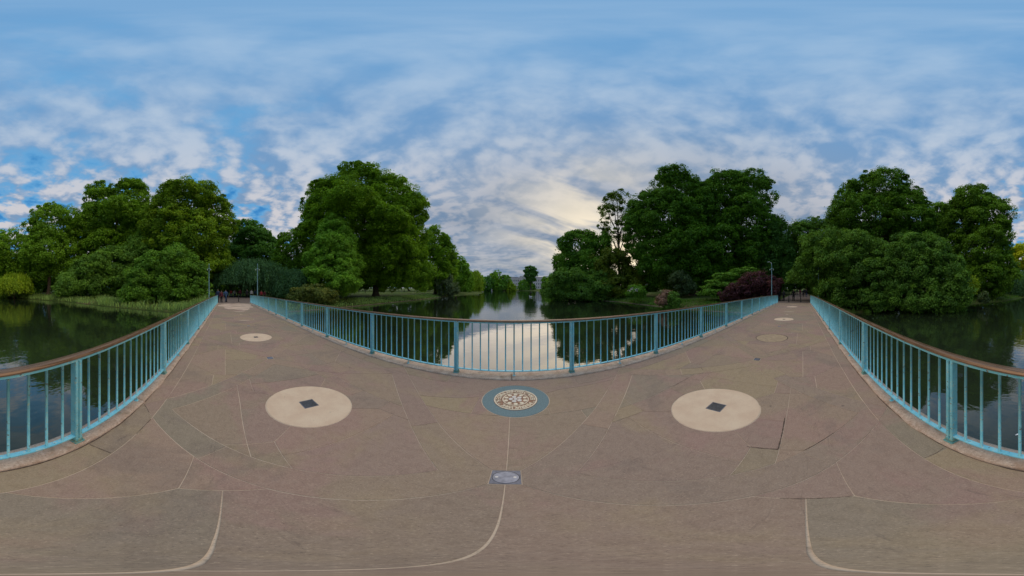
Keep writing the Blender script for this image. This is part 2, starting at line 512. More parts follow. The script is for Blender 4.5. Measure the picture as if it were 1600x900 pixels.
def build_ground():
    na = 480
    rs = [0.0]; r = 3.0
    while r < 3200:
        rs.append(r)
        r += max(0.7, r * 0.022) if r < 320 else r * 0.12
    rs = np.array(rs[1:])
    th = np.linspace(0, 2 * np.pi, na, endpoint=False)
    X = np.outer(rs, np.cos(th)); Y = np.outer(rs, np.sin(th))
    Z = ground_z(X, Y)
    nr = len(rs)
    V = np.stack([X.ravel(), Y.ravel(), Z.ravel()], 1)
    V = np.vstack([V, [[0, 0, -3.6]]])
    i, j = np.meshgrid(np.arange(nr - 1), np.arange(na), indexing='ij')
    j2 = (j + 1) % na
    F = np.stack([i * na + j, (i + 1) * na + j, (i + 1) * na + j2, i * na + j2], -1).reshape(-1)
    me = np_mesh('ground', V[:-1], F, 4, smooth=True)
    m, t = mat('lawn')
    P = pos(t)
    n = t.noise(P, 0.25, 6, 0.65); f = t.noise(P, 6.0, 5, 0.8)
    c = t.mix(t.smooth(n, 0.35, 0.65), (0.060, 0.105, 0.022, 1), (0.125, 0.150, 0.040, 1))
    c = t.mix(t.smooth(f, 0.35, 0.7, 0, 0.6), c, (0.05, 0.085, 0.015, 1))
    bare = t.noise(t.vmath('ADD', P, (5, 9, 0)), 0.12, 5, 0.7)
    c = t.mix(t.smooth(bare, 0.58, 0.68, 0, 0.8), c, (0.20, 0.13, 0.08, 1))
    principled(t, c, 0.95, normal=bump(t, f, 0.6, 0.15), spec=0.1)
    structure(obj('ground', me, m))

def build_water():
    bm = bmesh.new()
    bm.faces.new([bm.verts.new((x, y, WATER_Z)) for x, y in LAKE[::1] * np.array([1.02, 1.004])])
    bmesh.ops.triangulate(bm, faces=bm.faces[:])
    for f in bm.faces:
        if f.normal.z < 0: f.normal_flip()
    me = bm_mesh(bm, 'water')
    m, t = mat('lake_water')
    P = pos(t)
    x, y, z = t.sep(P)
    r1 = t.noise(t.comb(t.math('MULTIPLY', x, 0.55), y, 0.0), 1.1, 3, 0.5, 0.3)
    r2 = t.noise(t.comb(t.math('MULTIPLY', x, 0.5), y, 3.0), 4.2, 3, 0.55, 0.2)
    calm = t.smooth(t.noise(P, 0.045, 3, 0.5), 0.40, 0.62, 0.35, 1.0)
    h = t.math('MULTIPLY', t.math('ADD', r1, t.math('MULTIPLY', r2, 0.28)), calm)
    nrm = bump(t, h, 0.34, 0.055)
    lw = t.add('ShaderNodeLayerWeight'); lw.inputs['Blend'].default_value = 0.5
    t.l.new(nrm, lw.inputs['Normal'])
    fr = t.math('ADD', 0.022, t.math('MULTIPLY', 0.978, t.math('POWER', lw.outputs['Facing'], 1.9)))   # grazing reflection
    df = t.add('ShaderNodeBsdfDiffuse'); df.inputs[0].default_value = (0.030, 0.042, 0.022, 1)
    gl = t.add('ShaderNodeBsdfGlossy'); gl.inputs['Roughness'].default_value = 0.015
    t.l.new(nrm, gl.inputs['Normal'])
    mx = t.add('ShaderNodeMixShader')
    t.l.new(fr, mx.inputs[0]); t.l.new(df.outputs[0], mx.inputs[1]); t.l.new(gl.outputs[0], mx.inputs[2])
    t.l.new(mx.outputs[0], t.add('ShaderNodeOutputMaterial').inputs[0])
    structure(obj('water', me, m))

def build_lake_edge():
    """low pale stone edging where the bank meets the water on the palace side"""
    for name, pts in (('lake_edge', [(-24.7, 7.5), (-26.7, 20.8), (-27.2, 32), (-27, 42), (-26.7, 57), (-26.9, 72)]),
                      ('lake_edge', [(24.2, 7.5), (24.1, 21), (24.5, 25), (24.8, 38), (21.2, 51.5)])):
        bm = bmesh.new()
        dense = []
        for (ax, ay), (bx, by) in zip(pts, pts[1:]):
            k = max(2, int(math.hypot(bx - ax, by - ay) / 1.2))
            for q in range(k): dense.append((ax + (bx - ax) * q / k + random.uniform(-.06, .06), ay + (by - ay) * q / k))
        s = 1 if pts[0][0] < 0 else -1
        prof = [(0.16, -0.3), (0.14, 0.07), (-0.08, 0.08), (-0.22, -0.2)]
        rows = [[bm.verts.new((x + s * a + random.uniform(-.02, .02), y, WATER_Z + b + random.uniform(-.015, .015))) for a, b in prof] for x, y in dense]
        for a, b in zip(rows, rows[1:]):
            for k in range(3): bm.faces.new((a[k], a[k + 1], b[k + 1], b[k]))
        structure(obj(name, bm_mesh(bm, name), M['edge']))

def build_paths():
    for s in (-1, 1):
        bm = bmesh.new()
        if s < 0: prof = [(24.35, -1.2, 3.2), (25.5, -2.2, 4.0), (28, -3.0, 5.0), (36, -4.5, 6.5), (48, -8.0, 10.0)]
        else: prof = [(24.35, -1.2, 3.2), (25.5, -1.6, 3.8), (30, -1.8, 4.0), (40, -1.9, 3.6), (60, -2.0, 3.4), (85, -2.2, 3.2)]
        rows = []
        for u, a, b in prof:
            rows.append([bm.verts.new((s * u, a + (b - a) * k / 8, max(gz(s * u, a + (b - a) * k / 8), -0.41) + 0.012)) for k in range(9)])
        for a, b in zip(rows, rows[1:]):
            for k in range(8):
                f = (a[k], a[k + 1], b[k + 1], b[k])
                bm.faces.new(f if s < 0 else f[::-1])
        bmesh.ops.recalc_face_normals(bm, faces=bm.faces[:])
        structure(obj('path', bm_mesh(bm, 'path'), M['tarmac']))

M['edge'] = plain('pale_edging_stone', (0.22, 0.165, 0.10), 0.9, vary=0.4, scale=2)
M['tarmac'] = plain('gravelly_tarmac', (0.20, 0.145, 0.115), 0.95, vary=0.25, scale=6)
build_ground(); build_water(); build_lake_edge(); build_paths()

# ------------------------------------------------------------------ footbridge
U0, V0 = -0.045, 0.99                        # middle of the deck in the world
HALF = 24.4                                  # half length
VF, VR = 2.02, -1.985                        # deck edges (front = palace side, rear), measured from the middle
def camber(u):
    return -0.0006 * u * u

def bend(me, x_off=0.0):
    """lower a flat mesh so that it follows the slight hump of the bridge"""
    n = len(me.vertices)
    co = np.empty(n * 3, np.float32); me.vertices.foreach_get('co', co)
    co = co.reshape(-1, 3); co[:, 2] += -0.0006 * (co[:, 0] + x_off) ** 2
    me.vertices.foreach_set('co', co.ravel()); me.update()
    return me

def deck_pattern():
    """joint lines of the paving in deck coordinates (u along, v across)"""
    S = []
    def seg(*p):
        p = [(float(a), float(b)) for a, b in p]
        def past(a, b, d=0.014):                         # run a hair past the end so that every stone closes
            L = math.hypot(b[0] - a[0], b[1] - a[1]) or 1.0
            return (b[0] + (b[0] - a[0]) / L * d, b[1] + (b[1] - a[1]) / L * d)
        S.append([past(p[1], p[0])] + p[1:-1] + [past(p[-2], p[-1])])
    for k in range(-6, 6):
        c = 2.0 + 4.0 * k
        near = -8 <= c <= 8
        for sx in (-1, 1):
            for sy in (-1, 1):
                f = lambda a, v: (c + sx * a, sy * v)
                seg(f(2.0, 0), f(0, 2.0))                    # outer diamond
                seg(f(1.61, 0), f(0, 1.61))                  # inner diamond
                if near:
                    seg(f(1.01, .6), f(.6, .6), f(.36, .36))
                    seg(f(.6, .6), f(.6, 1.01))
                    # joint across the diamond ring
                    o = .70 if (k + sx * 2 + sy) % 3 else 1.18
                    a0 = 2.0 - o
                    seg(f(a0, o), f(a0 - .195, o - .195))
                    if not (sy > 0 and ((c == 2 and sx < 0) or (c == -2 and sx > 0))):
                        pass
            if near:
                seg((c + sx * .82, -.6), (c + sx * .82, .6))
        for sy in (-1, 1):
            if near:
                seg((c - .79, sy * .82), (c + .79, sy * .82))
                seg((c + .10 * sy, sy * .82), (c + .08 * sy, sy * .5))
            seg((c - .245, sy * 1.755), (c + .245, sy * 1.755))
        seg((c - .5, 0.0), (c - .62 if near else c - 1.61, 0.0))
    for k in range(-6, 7):
        j = 4.0 * k
        if abs(j) > 23: continue
        for sy in (-1, 1):
            if k == 0 and sy > 0: continue
            f = lambda a, v: (j + a, sy * v)
            if abs(j) <= 8:
                for sx in (-1, 1):
                    seg(f(sx * .79, .79), f(sx * .79, 1.21), f(sx * 1.21, 1.21))
                    seg(f(sx * .79, 1.21), f(sx * .245, 1.755))
                    seg(f(sx * 1.02, 1.755), f(sx * 1.02, 2.05))
                seg(f(-.79, 1.005), f(.79, 1.005))
                seg(f(0, 0), f(0, 1.005))
            else:
                seg(f(0, 0), f(0, 1.755))
            seg(f(-1.755, 1.755), f(1.755, 1.755))
    # the cell with the walk emblem
    seg((-.99, .99), (.99, .99)); seg((0, 0), (0, .99))
    seg((-.43, .99), (-.42, 1.45)); seg((.44, .99), (.45, 1.45))
    seg((-.40, 1.44), (-.63, 1.34), (-1.19, 1.19))
    seg((.40, 1.5), (.72, 1.62), (1.62, 1.62))
    seg((-.78, .80), (-.78, 1.10)); seg((.80, 1.16), (.80, .80))
    seg((-1.02, 1.755), (-1.02, 2.05)); seg((1.03, 1.7), (1.03, 2.05))
    seg((-1.75, 1.755), (-1.02, 1.755)); seg((1.03, 1.7), (1.73, 1.73))
    return S

EMB = (0.065, 1.395)                         # emblem centre in deck coordinates
DISC_R = 0.53
def build_deck():
    root = thing('footbridge', 'low paved stone footbridge with patterned sandstone deck spanning the lake', 'bridge', (0, 0, 0))
    # structural slab and mortar bed
    n = 40
    bm = bmesh.new()
    rows = []
    sect = [(VF + .33, 0.0), (VF + .33, -0.42), (VF - .5, -0.62), (VR + .5, -0.62), (VR - .26, -0.42), (VR - .26, 0.0)]
    for i in range(n + 1):
        u = -HALF + 2 * HALF * i / n
        rows.append([bm.verts.new((U0 + u, V0 + v, z - 0.03 + camber(u))) for v, z in sect])
    for a, b in zip(rows, rows[1:]):
        for k in range(6): bm.faces.new((a[k], b[k], b[(k + 1) % 6], a[(k + 1) % 6]))
    bm.faces.new(rows[0]); bm.faces.new(rows[-1][::-1])
    bmesh.ops.recalc_face_normals(bm, faces=bm.faces[:])
    obj('span', bm_mesh(bm, 'span'), M['concrete'], root)
    bm = bmesh.new()
    g = [[bm.verts.new((U0 + (-HALF + 2 * HALF * i / n), V0 + v, -0.0030 + camber(-HALF + 2 * HALF * i / n))) for v in (VR, VF)] for i in range(n + 1)]
    for a, b in zip(g, g[1:]): bm.faces.new((a[0], b[0], b[1], a[1]))
    obj('mortar_bed', bm_mesh(bm, 'mortar_bed'), M['mortar'], root)
    for s in (-1, 1):
        for u in (8.2,):
            bm = bmesh.new(); add_box(bm, s * u - .35, s * u + .35, V0 - 1.5, V0 + 1.6, -3.4, -0.6, 0.1)
            obj('pier', bm_mesh(bm, 'pier'), M['concrete'], root)
        bm = bmesh.new()
        add_box(bm, min(s * 23.6, s * 25.2), max(s * 23.6, s * 25.2), V0 + VR - .5, V0 + VF + .6, -3.0, -0.50)
        obj('abutment', bm_mesh(bm, 'abutment'), M['soffit'], root)

    # paving stones from the joint lines
    pts, edges = [], []
    def add_pl(pl, closed=False):
        k = len(pts)
        pts.extend(Vector(p) for p in pl)
        edges.extend((k + i, k + i + 1) for i in range(len(pl) - 1))
        if closed: edges.append((k + len(pl) - 1, k))
    add_pl([(-HALF, VR), (HALF, VR), (HALF, VF), (-HALF, VF)], True)
    for s in deck_pattern():
        q = []
        for (a, b), (c, d) in zip(s, s[1:]):
            L = math.hypot(c - a, d - b); m_ = max(1, int(L / 0.45))
            for i in range(m_):
                w = 0.006 if 0 < i else 0.0
                q.append((a + (c - a) * i / m_ + random.uniform(-w, w), b + (d - b) * i / m_ + random.uniform(-w, w)))
        q.append(s[-1])
        add_pl([(max(-HALF, min(HALF, a)), max(VR, min(VF, b))) for a, b in q])
    circles = []
    for k in range(-6, 6):
        circles.append((2.0 + 4 * k, 0.0, DISC_R))
    circles.append((EMB[0], EMB[1], 0.44))
    for cx, cy_, r in circles:
        add_pl([(cx + r * math.cos(a * math.pi / 24), cy_ + r * math.sin(a * math.pi / 24)) for a in range(48)], True)
    for j in range(-5, 6):
        h = 0.085 if j == 0 else 0.075
        j0 = 4.0 * j
        add_pl([(j0 - h, -h), (j0 + h, -h), (j0 + h, h), (j0 - h, h)], True)
    vs, es, fs, ov, oe, of = delaunay_2d_cdt(pts, edges, [], 0, 1e-4)
    cons = set()
    for e, o in zip(es, oe):
        if o: cons.add((min(e), max(e)))
    par = list(range(len(fs)))
    def find(a):
        while par[a] != a:
            par[a] = par[par[a]]; a = par[a]
        return a
    owner = {}
    for i, f in enumerate(fs):
        for a, b in ((f[0], f[1]), (f[1], f[2]), (f[2], f[0])):
            e = (min(a, b), max(a, b))
            if e in cons: continue
            if e in owner: par[find(i)] = find(owner[e])
            else: owner[e] = i
    regs = {}
    for i in range(len(fs)): regs.setdefault(find(i), []).append(i)
    items = []
    for tri in regs.values():
        area = 0; c = Vector((0, 0))
        for i in tri:
            a, b, d = (vs[k] for k in fs[i])
            s = abs((b - a).cross(d - a)) / 2
            area += s; c += (a + b + d) / 3 * s
        if area < 0.002: continue
        c /= area
        p = sum((vs[k] for k in fs[tri[0]]), Vector((0, 0))) / 3
        if any(math.hypot(p.x - cx, p.y - cy_) < r * 0.995 for cx, cy_, r in circles): continue
        j = round(p.x / 4) * 4.0
        if abs(p.x - j) < 0.075 and abs(p.y) < 0.075 and abs(j) <= 20: continue
        items.append((abs(c.x), tri))
    items.sort(key=lambda a: a[0])
    rest = bmesh.new()
    for n_i, (d, tri) in enumerate(items):
        bm = bmesh.new(); vm = {}
        for i in tri:
            q = []
            for k in fs[i]:
                if k not in vm: vm[k] = bm.verts.new((U0 + vs[k].x, V0 + vs[k].y, 0))
                q.append(vm[k])
            try: bm.faces.new(q)
            except ValueError: pass
        bmesh.ops.recalc_face_normals(bm, faces=bm.faces[:])
        if sum(f.normal.z for f in bm.faces) < 0: bmesh.ops.reverse_faces(bm, faces=bm.faces[:])
        th = random.uniform(0.0026, 0.0048)
        r = bmesh.ops.inset_region(bm, faces=bm.faces[:], thickness=th, use_boundary=True, use_even_offset=False)
        bmesh.ops.delete(bm, geom=r['faces'], context='FACES')
        be = [e for e in bm.edges if e.is_boundary]
        e2 = bmesh.ops.extrude_edge_only(bm, edges=be)['geom']
        bmesh.ops.translate(bm, verts=[v for v in e2 if isinstance(v, bmesh.types.BMVert)], vec=(0, 0, -0.018))
        lift = random.uniform(-0.0008, 0.0012)
        bmesh.ops.translate(bm, verts=bm.verts[:], vec=(0, 0, lift))
        if n_i < 290:
            obj('paving_slab', bend(bm_mesh(bm, 'paving_slab')), M['slab'], root)
        else:
            me = bm_mesh(bm, 'tmp'); rest.from_mesh(me); bpy.data.meshes.remove(me)
    if len(rest.verts):
        stuff(obj('far_paving', bend(bm_mesh(rest, 'far_paving')), M['slab'], root))
    else: rest.free()

    # round inlays down the middle, each with its square plate
    for cx, cy_, r in circles[:-1]:
        cream = cx in (-2.0, 2.0, -6.0, 10.0, 18.0)
        bm = bmesh.new(); add_lathe(bm, [(r - .009, -.015), (r - .009, 0.0008), (r - .012, 0.0013)], 64, (0, 0, 0))
        o = obj('round_inlay', bm_mesh(bm, 'round_inlay'), M['disc'] if cream else M['brown_disc'] if cx == 6.0 else M['slab'], root, (U0 + cx, V0 + cy_, camber(cx)))
        if not cream and cx == 6.0:
            o['label'] = 'round inlay of plain brown stone outlined by a dark joint'
            bm = bmesh.new()
            P_ = [[bm.verts.new((q * math.cos(2 * math.pi * k / 64), q * math.sin(2 * math.pi * k / 64), .0016)) for k in range(64)] for q in (r - .022, r + .008)]
            for k in range(64): bm.faces.new((P_[0][k], P_[1][k], P_[1][(k + 1) % 64], P_[0][(k + 1) % 64]))
            obj('dark_joint', bm_mesh(bm, 'dark_joint'), M['dirt'], o)
        if cx in (-2.0, 2.0, -6.0, 10.0):
            if abs(cx) == 2.0:
                o['label'] = 'cream round inlay with a square dark plate in its middle'
            s = 0.082 if abs(cx) == 2 else 0.06
            bm = bmesh.new(); add_box(bm, -s, s, -s, s, -0.01, 0.0042, 0.002)
            obj('square_plate', bm_mesh(bm, 'square_plate'), M['plate'], o)
            bm = bmesh.new()
            for a, b, c, d in ((-s - .012, s + .012, s, s + .012), (-s - .012, s + .012, -s - .012, -s), (-s - .012, -s, -s, s), (s, s + .012, -s, s)):
                add_box(bm, a, b, c, d, -0.01, 0.0032)
            obj('plate_frame', bm_mesh(bm, 'plate_frame'), M['steel'], o)
    # kerb stones along both edges
    for side, (va, vb) in enumerate(((VF, VF + .325), (VR - .25, VR))):
        for i in range(-12, 12):
            u0 = 2.06 * i + 0.0; u1 = u0 + 2.06
            u0 = max(u0, -HALF); u1 = min(u1, HALF)
            if u1 - u0 < .3: continue
            bm = bmesh.new()
            nx, ny = 22, 6
            inner = va if side == 0 else vb
            top = []
            ph = random.uniform(0, 50)
            for a in range(nx + 1):
                u = u0 + .004 + (u1 - u0 - .008) * a / nx
                w = 0.009 * math.sin(u * 2.9 + ph) + 0.006 * math.sin(u * 9.1 + ph * 2) + random.uniform(-.004, .004)
                row = []
                for b in range(ny + 1):
                    v = va + (vb - va) * b / ny
                    z = 0.022 + random.uniform(-.005, .005)
                    if (b == 0 or b == ny): z -= 0.012
                    if (side == 0 and b == 0) or (side == 1 and b == ny): v = v + w + (0.010 if side == 0 else -0.010)
                    row.append(bm.verts.new((U0 + u, V0 + v, z)))
                top.append(row)
            for a, b in zip(top, top[1:]):
                for k in range(ny): bm.faces.new((a[k], b[k], b[k + 1], a[k + 1]))
            be = [e for e in bm.edges if e.is_boundary]
            e2 = bmesh.ops.extrude_edge_only(bm, edges=be)['geom']
            bmesh.ops.translate(bm, verts=[v for v in e2 if isinstance(v, bmesh.types.BMVert)], vec=(0, 0, -0.10))
            bmesh.ops.recalc_face_normals(bm, faces=bm.faces[:])
            obj('kerb_stone', bend(bm_mesh(bm, 'kerb_stone', True)), M['kerb'], root)
    # open dark joints where the pointing has fallen out, and the gritty gap along both kerbs
    for pl, w in ([((1.35, .42), (1.362, .18), (1.62, .178), (1.93, .183)), .008], [((2.13, 1.805), (2.34, 1.812), (2.55, 1.815)), .006], [((1.93, 2.62), (2.06, 2.49), (2.20, 2.35)), .005],
                  [((2.93, 2.0), (3.06, 1.88), (2.96, 1.78)), .006], [((-2.04, -.98), (-1.97, -.91), (-1.88, -.84)), .006], [((-1.75, -.762), (-1.58, -.765), (-1.44, -.764)), .004],
                  [((-1.064, -.98), (-1.066, -.88), (-1.064, -.77)), .005], [((1.36, -.02), (1.5, -.16), (1.62, -.28)), .005], [((1.0, -.97), (.978, -.88), (.976, -.77)), .003], [((.742, .09), (.744, -.06), (.744, -.21)), .003]):
        bm = bmesh.new(); rows = []
        for (ax, ay), (bx, by) in zip(pl, pl[1:]):
            d_ = Vector((bx - ax, by - ay)).normalized()
            for q in range(9):
                x, y = ax + (bx - ax) * q / 8, ay + (by - ay) * q / 8
                ww = w * random.uniform(.35, 1.1) * .8
                rows.append((bm.verts.new((x - d_.y * ww, y + d_.x * ww, .0022)), bm.verts.new((x + d_.y * ww, y - d_.x * ww, .0022))))
        for a, b in zip(rows, rows[1:]): bm.faces.new((a[0], a[1], b[1], b[0]))
        bmesh.ops.recalc_face_normals(bm, faces=bm.faces[:])
        obj('open_joint', bend(bm_mesh(bm, 'open_joint')), M['dirt'], root)
    for v, s in ((VF, -1), (VR, 1)):
        bm = bmesh.new(); rows = []
        for i in range(500):
            u = -HALF + 2 * HALF * i / 499
            w = .002 + .003 * math.sin(u * 5.1) * math.sin(u * 1.7 + 1) + random.uniform(-.004, .006)
            rows.append((bm.verts.new((U0 + u, V0 + v - s * .005, .0026)), bm.verts.new((U0 + u, V0 + v + s * w, .0020))))
        for a, b in zip(rows, rows[1:]): bm.faces.new((a[0], b[0], b[1], a[1]) if s > 0 else (a[1], b[1], b[0], a[0]))
        obj('kerb_grit', bend(bm_mesh(bm, 'kerb_grit')), M['dirt'], root)
    # pale worn patch near the left end
    bm = bmesh.new()
    ring = []
    for a in range(60):
        th = 2 * math.pi * a / 60
        rr = 1 + 0.10 * math.sin(3 * th + 1) + 0.08 * math.sin(7 * th) + random.uniform(-.05, .05)
        u = -19.2 + 4.2 * rr * math.cos(th); v = 0.1 + 1.75 * rr * math.sin(th)
        ring.append(bm.verts.new((U0 + u, V0 + max(VR + .05, min(VF - .05, v)), 0.0045)))
    f = bm.faces.new(ring)
    bmesh.ops.triangulate(bm, faces=[f])
    o = obj('worn_patch', bend(bm_mesh(bm, 'worn_patch')), M['pale'], root)
    o['label'] = 'pale sandy worn patch at the left end of the deck'

M['brown_disc'] = plain('brown_resin', (0.46, 0.325, 0.20), 0.85, vary=0.15, scale=8)
M['dirt'] = plain('dark_joint_dirt', (0.12, 0.08, 0.055), 0.95, vary=0.5, scale=30)
M['pale'] = plain('pale_worn_resin', (0.66, 0.47, 0.34), 0.9, vary=0.2, scale=1.5)
build_deck()

def build_covers():
    for j in range(-2, 3):
        u = 4.0 * j
        h = 0.082 if j == 0 else 0.066
        loc = (U0 + u, V0, camber(u))
        lab = {0: 'square blue grey access cover with a round lid nearest the camera', -1: 'small square dark cover set in the deck on the left half of the bridge',
               1: 'small square dark cover set in the deck on the right half of the bridge', -2: 'far small dark cover on the left half of the bridge, beyond the cream inlay',
               2: 'far small dark cover on the right half, just before the far cream inlay'}[j]
        t = thing('access_cover', lab, 'access cover', loc, 'square covers in the bridge deck')
        obj('frame', box_mesh('frame', -h, h, -h, h, -.012, .0018, .001), M['steel'], t)
        if j == 0:
            bm = bmesh.new(); add_lathe(bm, [(.072, 0), (.072, .0030), (.069, .0038)], 40)
            l = obj('lid', bm_mesh(bm, 'lid'), M['steel2'], t)
            bm = bmesh.new(); add_lathe(bm, [(.0755, 0), (.0755, .0024)], 40)
            obj('lid_gap', bm_mesh(bm, 'lid_gap'), M['black'], t)
            for s in (-1, 1):
                bm = bmesh.new(); add_lathe(bm, [(.010, .003), (.010, .0050), (.007, .0058)], 12, (s * .050, 0, 0))
                obj('bolt', bm_mesh(bm, 'bolt'), M['silver'], l)
        else:
            obj('lid', box_mesh('lid', -h + .012, h - .012, -h + .012, h - .012, 0, .0034, .001), M['steel2'], t)
M['steel2'] = plain('worn_steel_lid', (0.27, 0.27, 0.31), 0.35, 0.5, vary=0.25, scale=25)
build_covers()

def build_emblem():
    """round walk marker let into the deck: teal surround, raised brass ring of letters, silver rose"""
    c = Vector((U0 + EMB[0], V0 + EMB[1], 0))
    t = thing('walk_emblem', 'round brass emblem with lettering and a silver rose set in a teal circle', 'plaque', c)
    def lathe(name, prof, m, seg=64):
        bm = bmesh.new(); add_lathe(bm, prof, seg); return obj(name, bm_mesh(bm, name), m, t)
    def ring(name, r0, r1, z0, z1, m, seg=64):
        bm = bmesh.new()
        P = [[bm.verts.new((r * math.cos(2 * math.pi * k / seg), r * math.sin(2 * math.pi * k / seg), z)) for k in range(seg)] for r, z in ((r0, z0), (r0, z1), (r1, z1), (r1, z0))]
        for a, b in zip(P, P[1:]):
            for k in range(seg): bm.faces.new((a[k], a[(k + 1) % seg], b[(k + 1) % seg], b[k]))
        bmesh.ops.recalc_face_normals(bm, faces=bm.faces[:])
        return obj(name, bm_mesh(bm, name), m, t)
    lathe('teal_surround', [(.432, -.015), (.432, .0010), (.429, .0016)], M['teal'])
    lathe('plaque_disc', [(.284, 0), (.284, .0045), (.281, .0055)], M['brass_dark'])
    ring('outer_rim', .262, .279, .003, .010, M['brass'])
    ring('inner_rim', .158, .172, .003, .010, M['brass'])
    lathe('rose_backing', [(.100, .004), (.100, .0075), (.098, .008)], M['brass_dark'], 40)
    # outer petals in brass, inner rose in silver
    for ring_i, (n, r, w, l, m, z, nm) in enumerate(((10, .128, .030, .024, M['brass'], .0085, 'brass_petal'), (5, .062, .034, .026, M['silver'], .0115, 'rose_petal'))):
        for k in range(n):
            a = 2 * math.pi * (k + .5) / n
            bm = bmesh.new()
            pts = []
            for q in range(12):
                b = 2 * math.pi * q / 12
                pr = 1 + .12 * math.cos(2 * b)
                x = r + l * pr * math.cos(b); y = w * pr * math.sin(b)
                pts.append((x * math.cos(a) - y * math.sin(a), x * math.sin(a) + y * math.cos(a)))
            top = [bm.verts.new((x, y, z)) for x, y in pts]; bot = [bm.verts.new((x, y, .004)) for x, y in pts]
            bm.faces.new(top)
            for q in range(12): bm.faces.new((bot[q], bot[(q + 1) % 12], top[(q + 1) % 12], top[q]))
            obj(nm, bm_mesh(bm, nm), m, t)
    lathe('rose_centre', [(.026, .004), (.026, .012), (.016, .015)], M['silver'], 20)
    text = 'MEMORIAL WALK * THE DIANA PRINCESS OF WALES * '
    cache = {}
    for i, ch in enumerate(text):
        if ch == ' ': continue
        if ch not in cache:
            cu = bpy.data.curves.new('letter', 'FONT'); cu.body = ch; cu.size = .086; cu.extrude = .003
            cu.align_x = 'CENTER'; cu.offset = 0.002; cu.resolution_u = 2
            o = bpy.data.objects.new('letter_tmp', cu); COL.objects.link(o)
            bpy.context.view_layer.update()
            me = bpy.data.meshes.new_from_object(o.evaluated_get(bpy.context.evaluated_depsgraph_get()))
            bpy.data.objects.remove(o); bpy.data.curves.remove(cu)
            me.name = 'letter'; me.materials.clear(); me.materials.append(M['brass'])
            cache[ch] = me
        a = -math.pi / 2 + 0.92 - 2 * math.pi * i / len(text)
        o = obj('letter', cache[ch], None, t)
        o.rotation_euler = (0, 0, a - math.pi / 2)
        o.location = (.193 * math.cos(a), .193 * math.sin(a), .0075)
build_emblem()

# ------------------------------------------------------------------ railings
def build_railing(name, label, v, sgn):
    """sgn: +1 when the deck lies on the -v side"""
    root = thing(name, label, 'railing', (0, 0, 0), 'blue railings along both edges of the bridge')
    y = V0 + v
    UE = 2.06 * 11.5
    n = 96
    def sweep(nm, prof, m, smooth=False):
        bm = bmesh.new(); rows = []
        for i in range(n + 1):
            u = -UE - .05 + 2 * (UE + .05) * i / n
            rows.append([bm.verts.new((u, y + a, b + camber(u))) for a, b in prof])
        k = len(prof)
        for a, b in zip(rows, rows[1:]):
            for q in range(k): bm.faces.new((a[q], b[q], b[(q + 1) % k], a[(q + 1) % k]))
        bm.faces.new(rows[0]); bm.faces.new(rows[-1])
        bmesh.ops.recalc_face_normals(bm, faces=bm.faces[:])
        return obj(nm, bm_mesh(bm, nm, smooth), m, root)
    hp = [(-.034, 1.062), (-.041, 1.070), (-.041, 1.078), (-.032, 1.091), (-.014, 1.098), (.014, 1.098), (.032, 1.091), (.041, 1.078), (.041, 1.070), (.034, 1.062)]
    sweep('handrail', hp, M['hand'])
    sweep('top_bar', [(-.027, 1.038), (.027, 1.038), (.027, 1.060), (-.027, 1.060)], M['rail'])
    sweep('bottom_bar', [(-.025, .112), (.025, .112), (.025, .126), (-.025, .126)], M['rail'])
    bm = bmesh.new(); add_tube(bm, [(0, 0, .1265), (0, 0, 1.0375)], [.0115, .0115], 8); bal = bm_mesh(bm, 'baluster')
    for p in bal.polygons: p.use_smooth = len(p.vertices) == 4
    bal.materials.append(M['rail'])
    bm = bmesh.new()
    add_box(bm, -.036, -.006, -.032, .032, .070, 1.0375, .003); add_box(bm, .006, .036, -.032, .032, .070, 1.0375, .003)
    add_box(bm, -.0055, .0055, -.014, .014, .075, 1.030)
    post = bm_mesh(bm, 'post'); post.materials.append(M['rail'])
    bm = bmesh.new(); add_lathe_square(bm); plate = bm_mesh(bm, 'base_plate'); plate.materials.append(M['base'])
    bm = bmesh.new(); add_tube(bm, [(0, 0, .020), (0, 0, .111)], [.011, .010], 8); add_box(bm, -.024, .024, -.024, .024, .012, .030, .004)
    foot = bm_mesh(bm, 'foot'); foot.materials.append(M['rail'])
    for i in range(24):
        u = -UE + 2.06 * i
        p = obj('post', post, None, root, (u, y, camber(u)))
        obj('base_plate', plate, None, p)
    for i in range(23):
        for k in range(1, 14):
            u = -UE + 2.06 * i + 2.06 * k / 14
            b = obj('baluster', bal, None, root, (u, y, camber(u)))
            if k == 7 and abs(u) < 24: obj('foot', foot, None, root, (u, y, camber(u)))

def add_lathe_square(bm):
    add_box(bm, -.052, .052, -.052, .052, .008, .036, .006)
    add_box(bm, -.044, .044, -.042, .042, .034, .078, .008)

build_railing('bridge_railing', 'light blue bar railing with bronze handrail on the far side, facing the palace and sunset', 3.165 - V0, 1)
build_railing('bridge_railing', 'light blue bar railing close behind the viewer, on the side away from the palace', -1.095 - V0, -1)

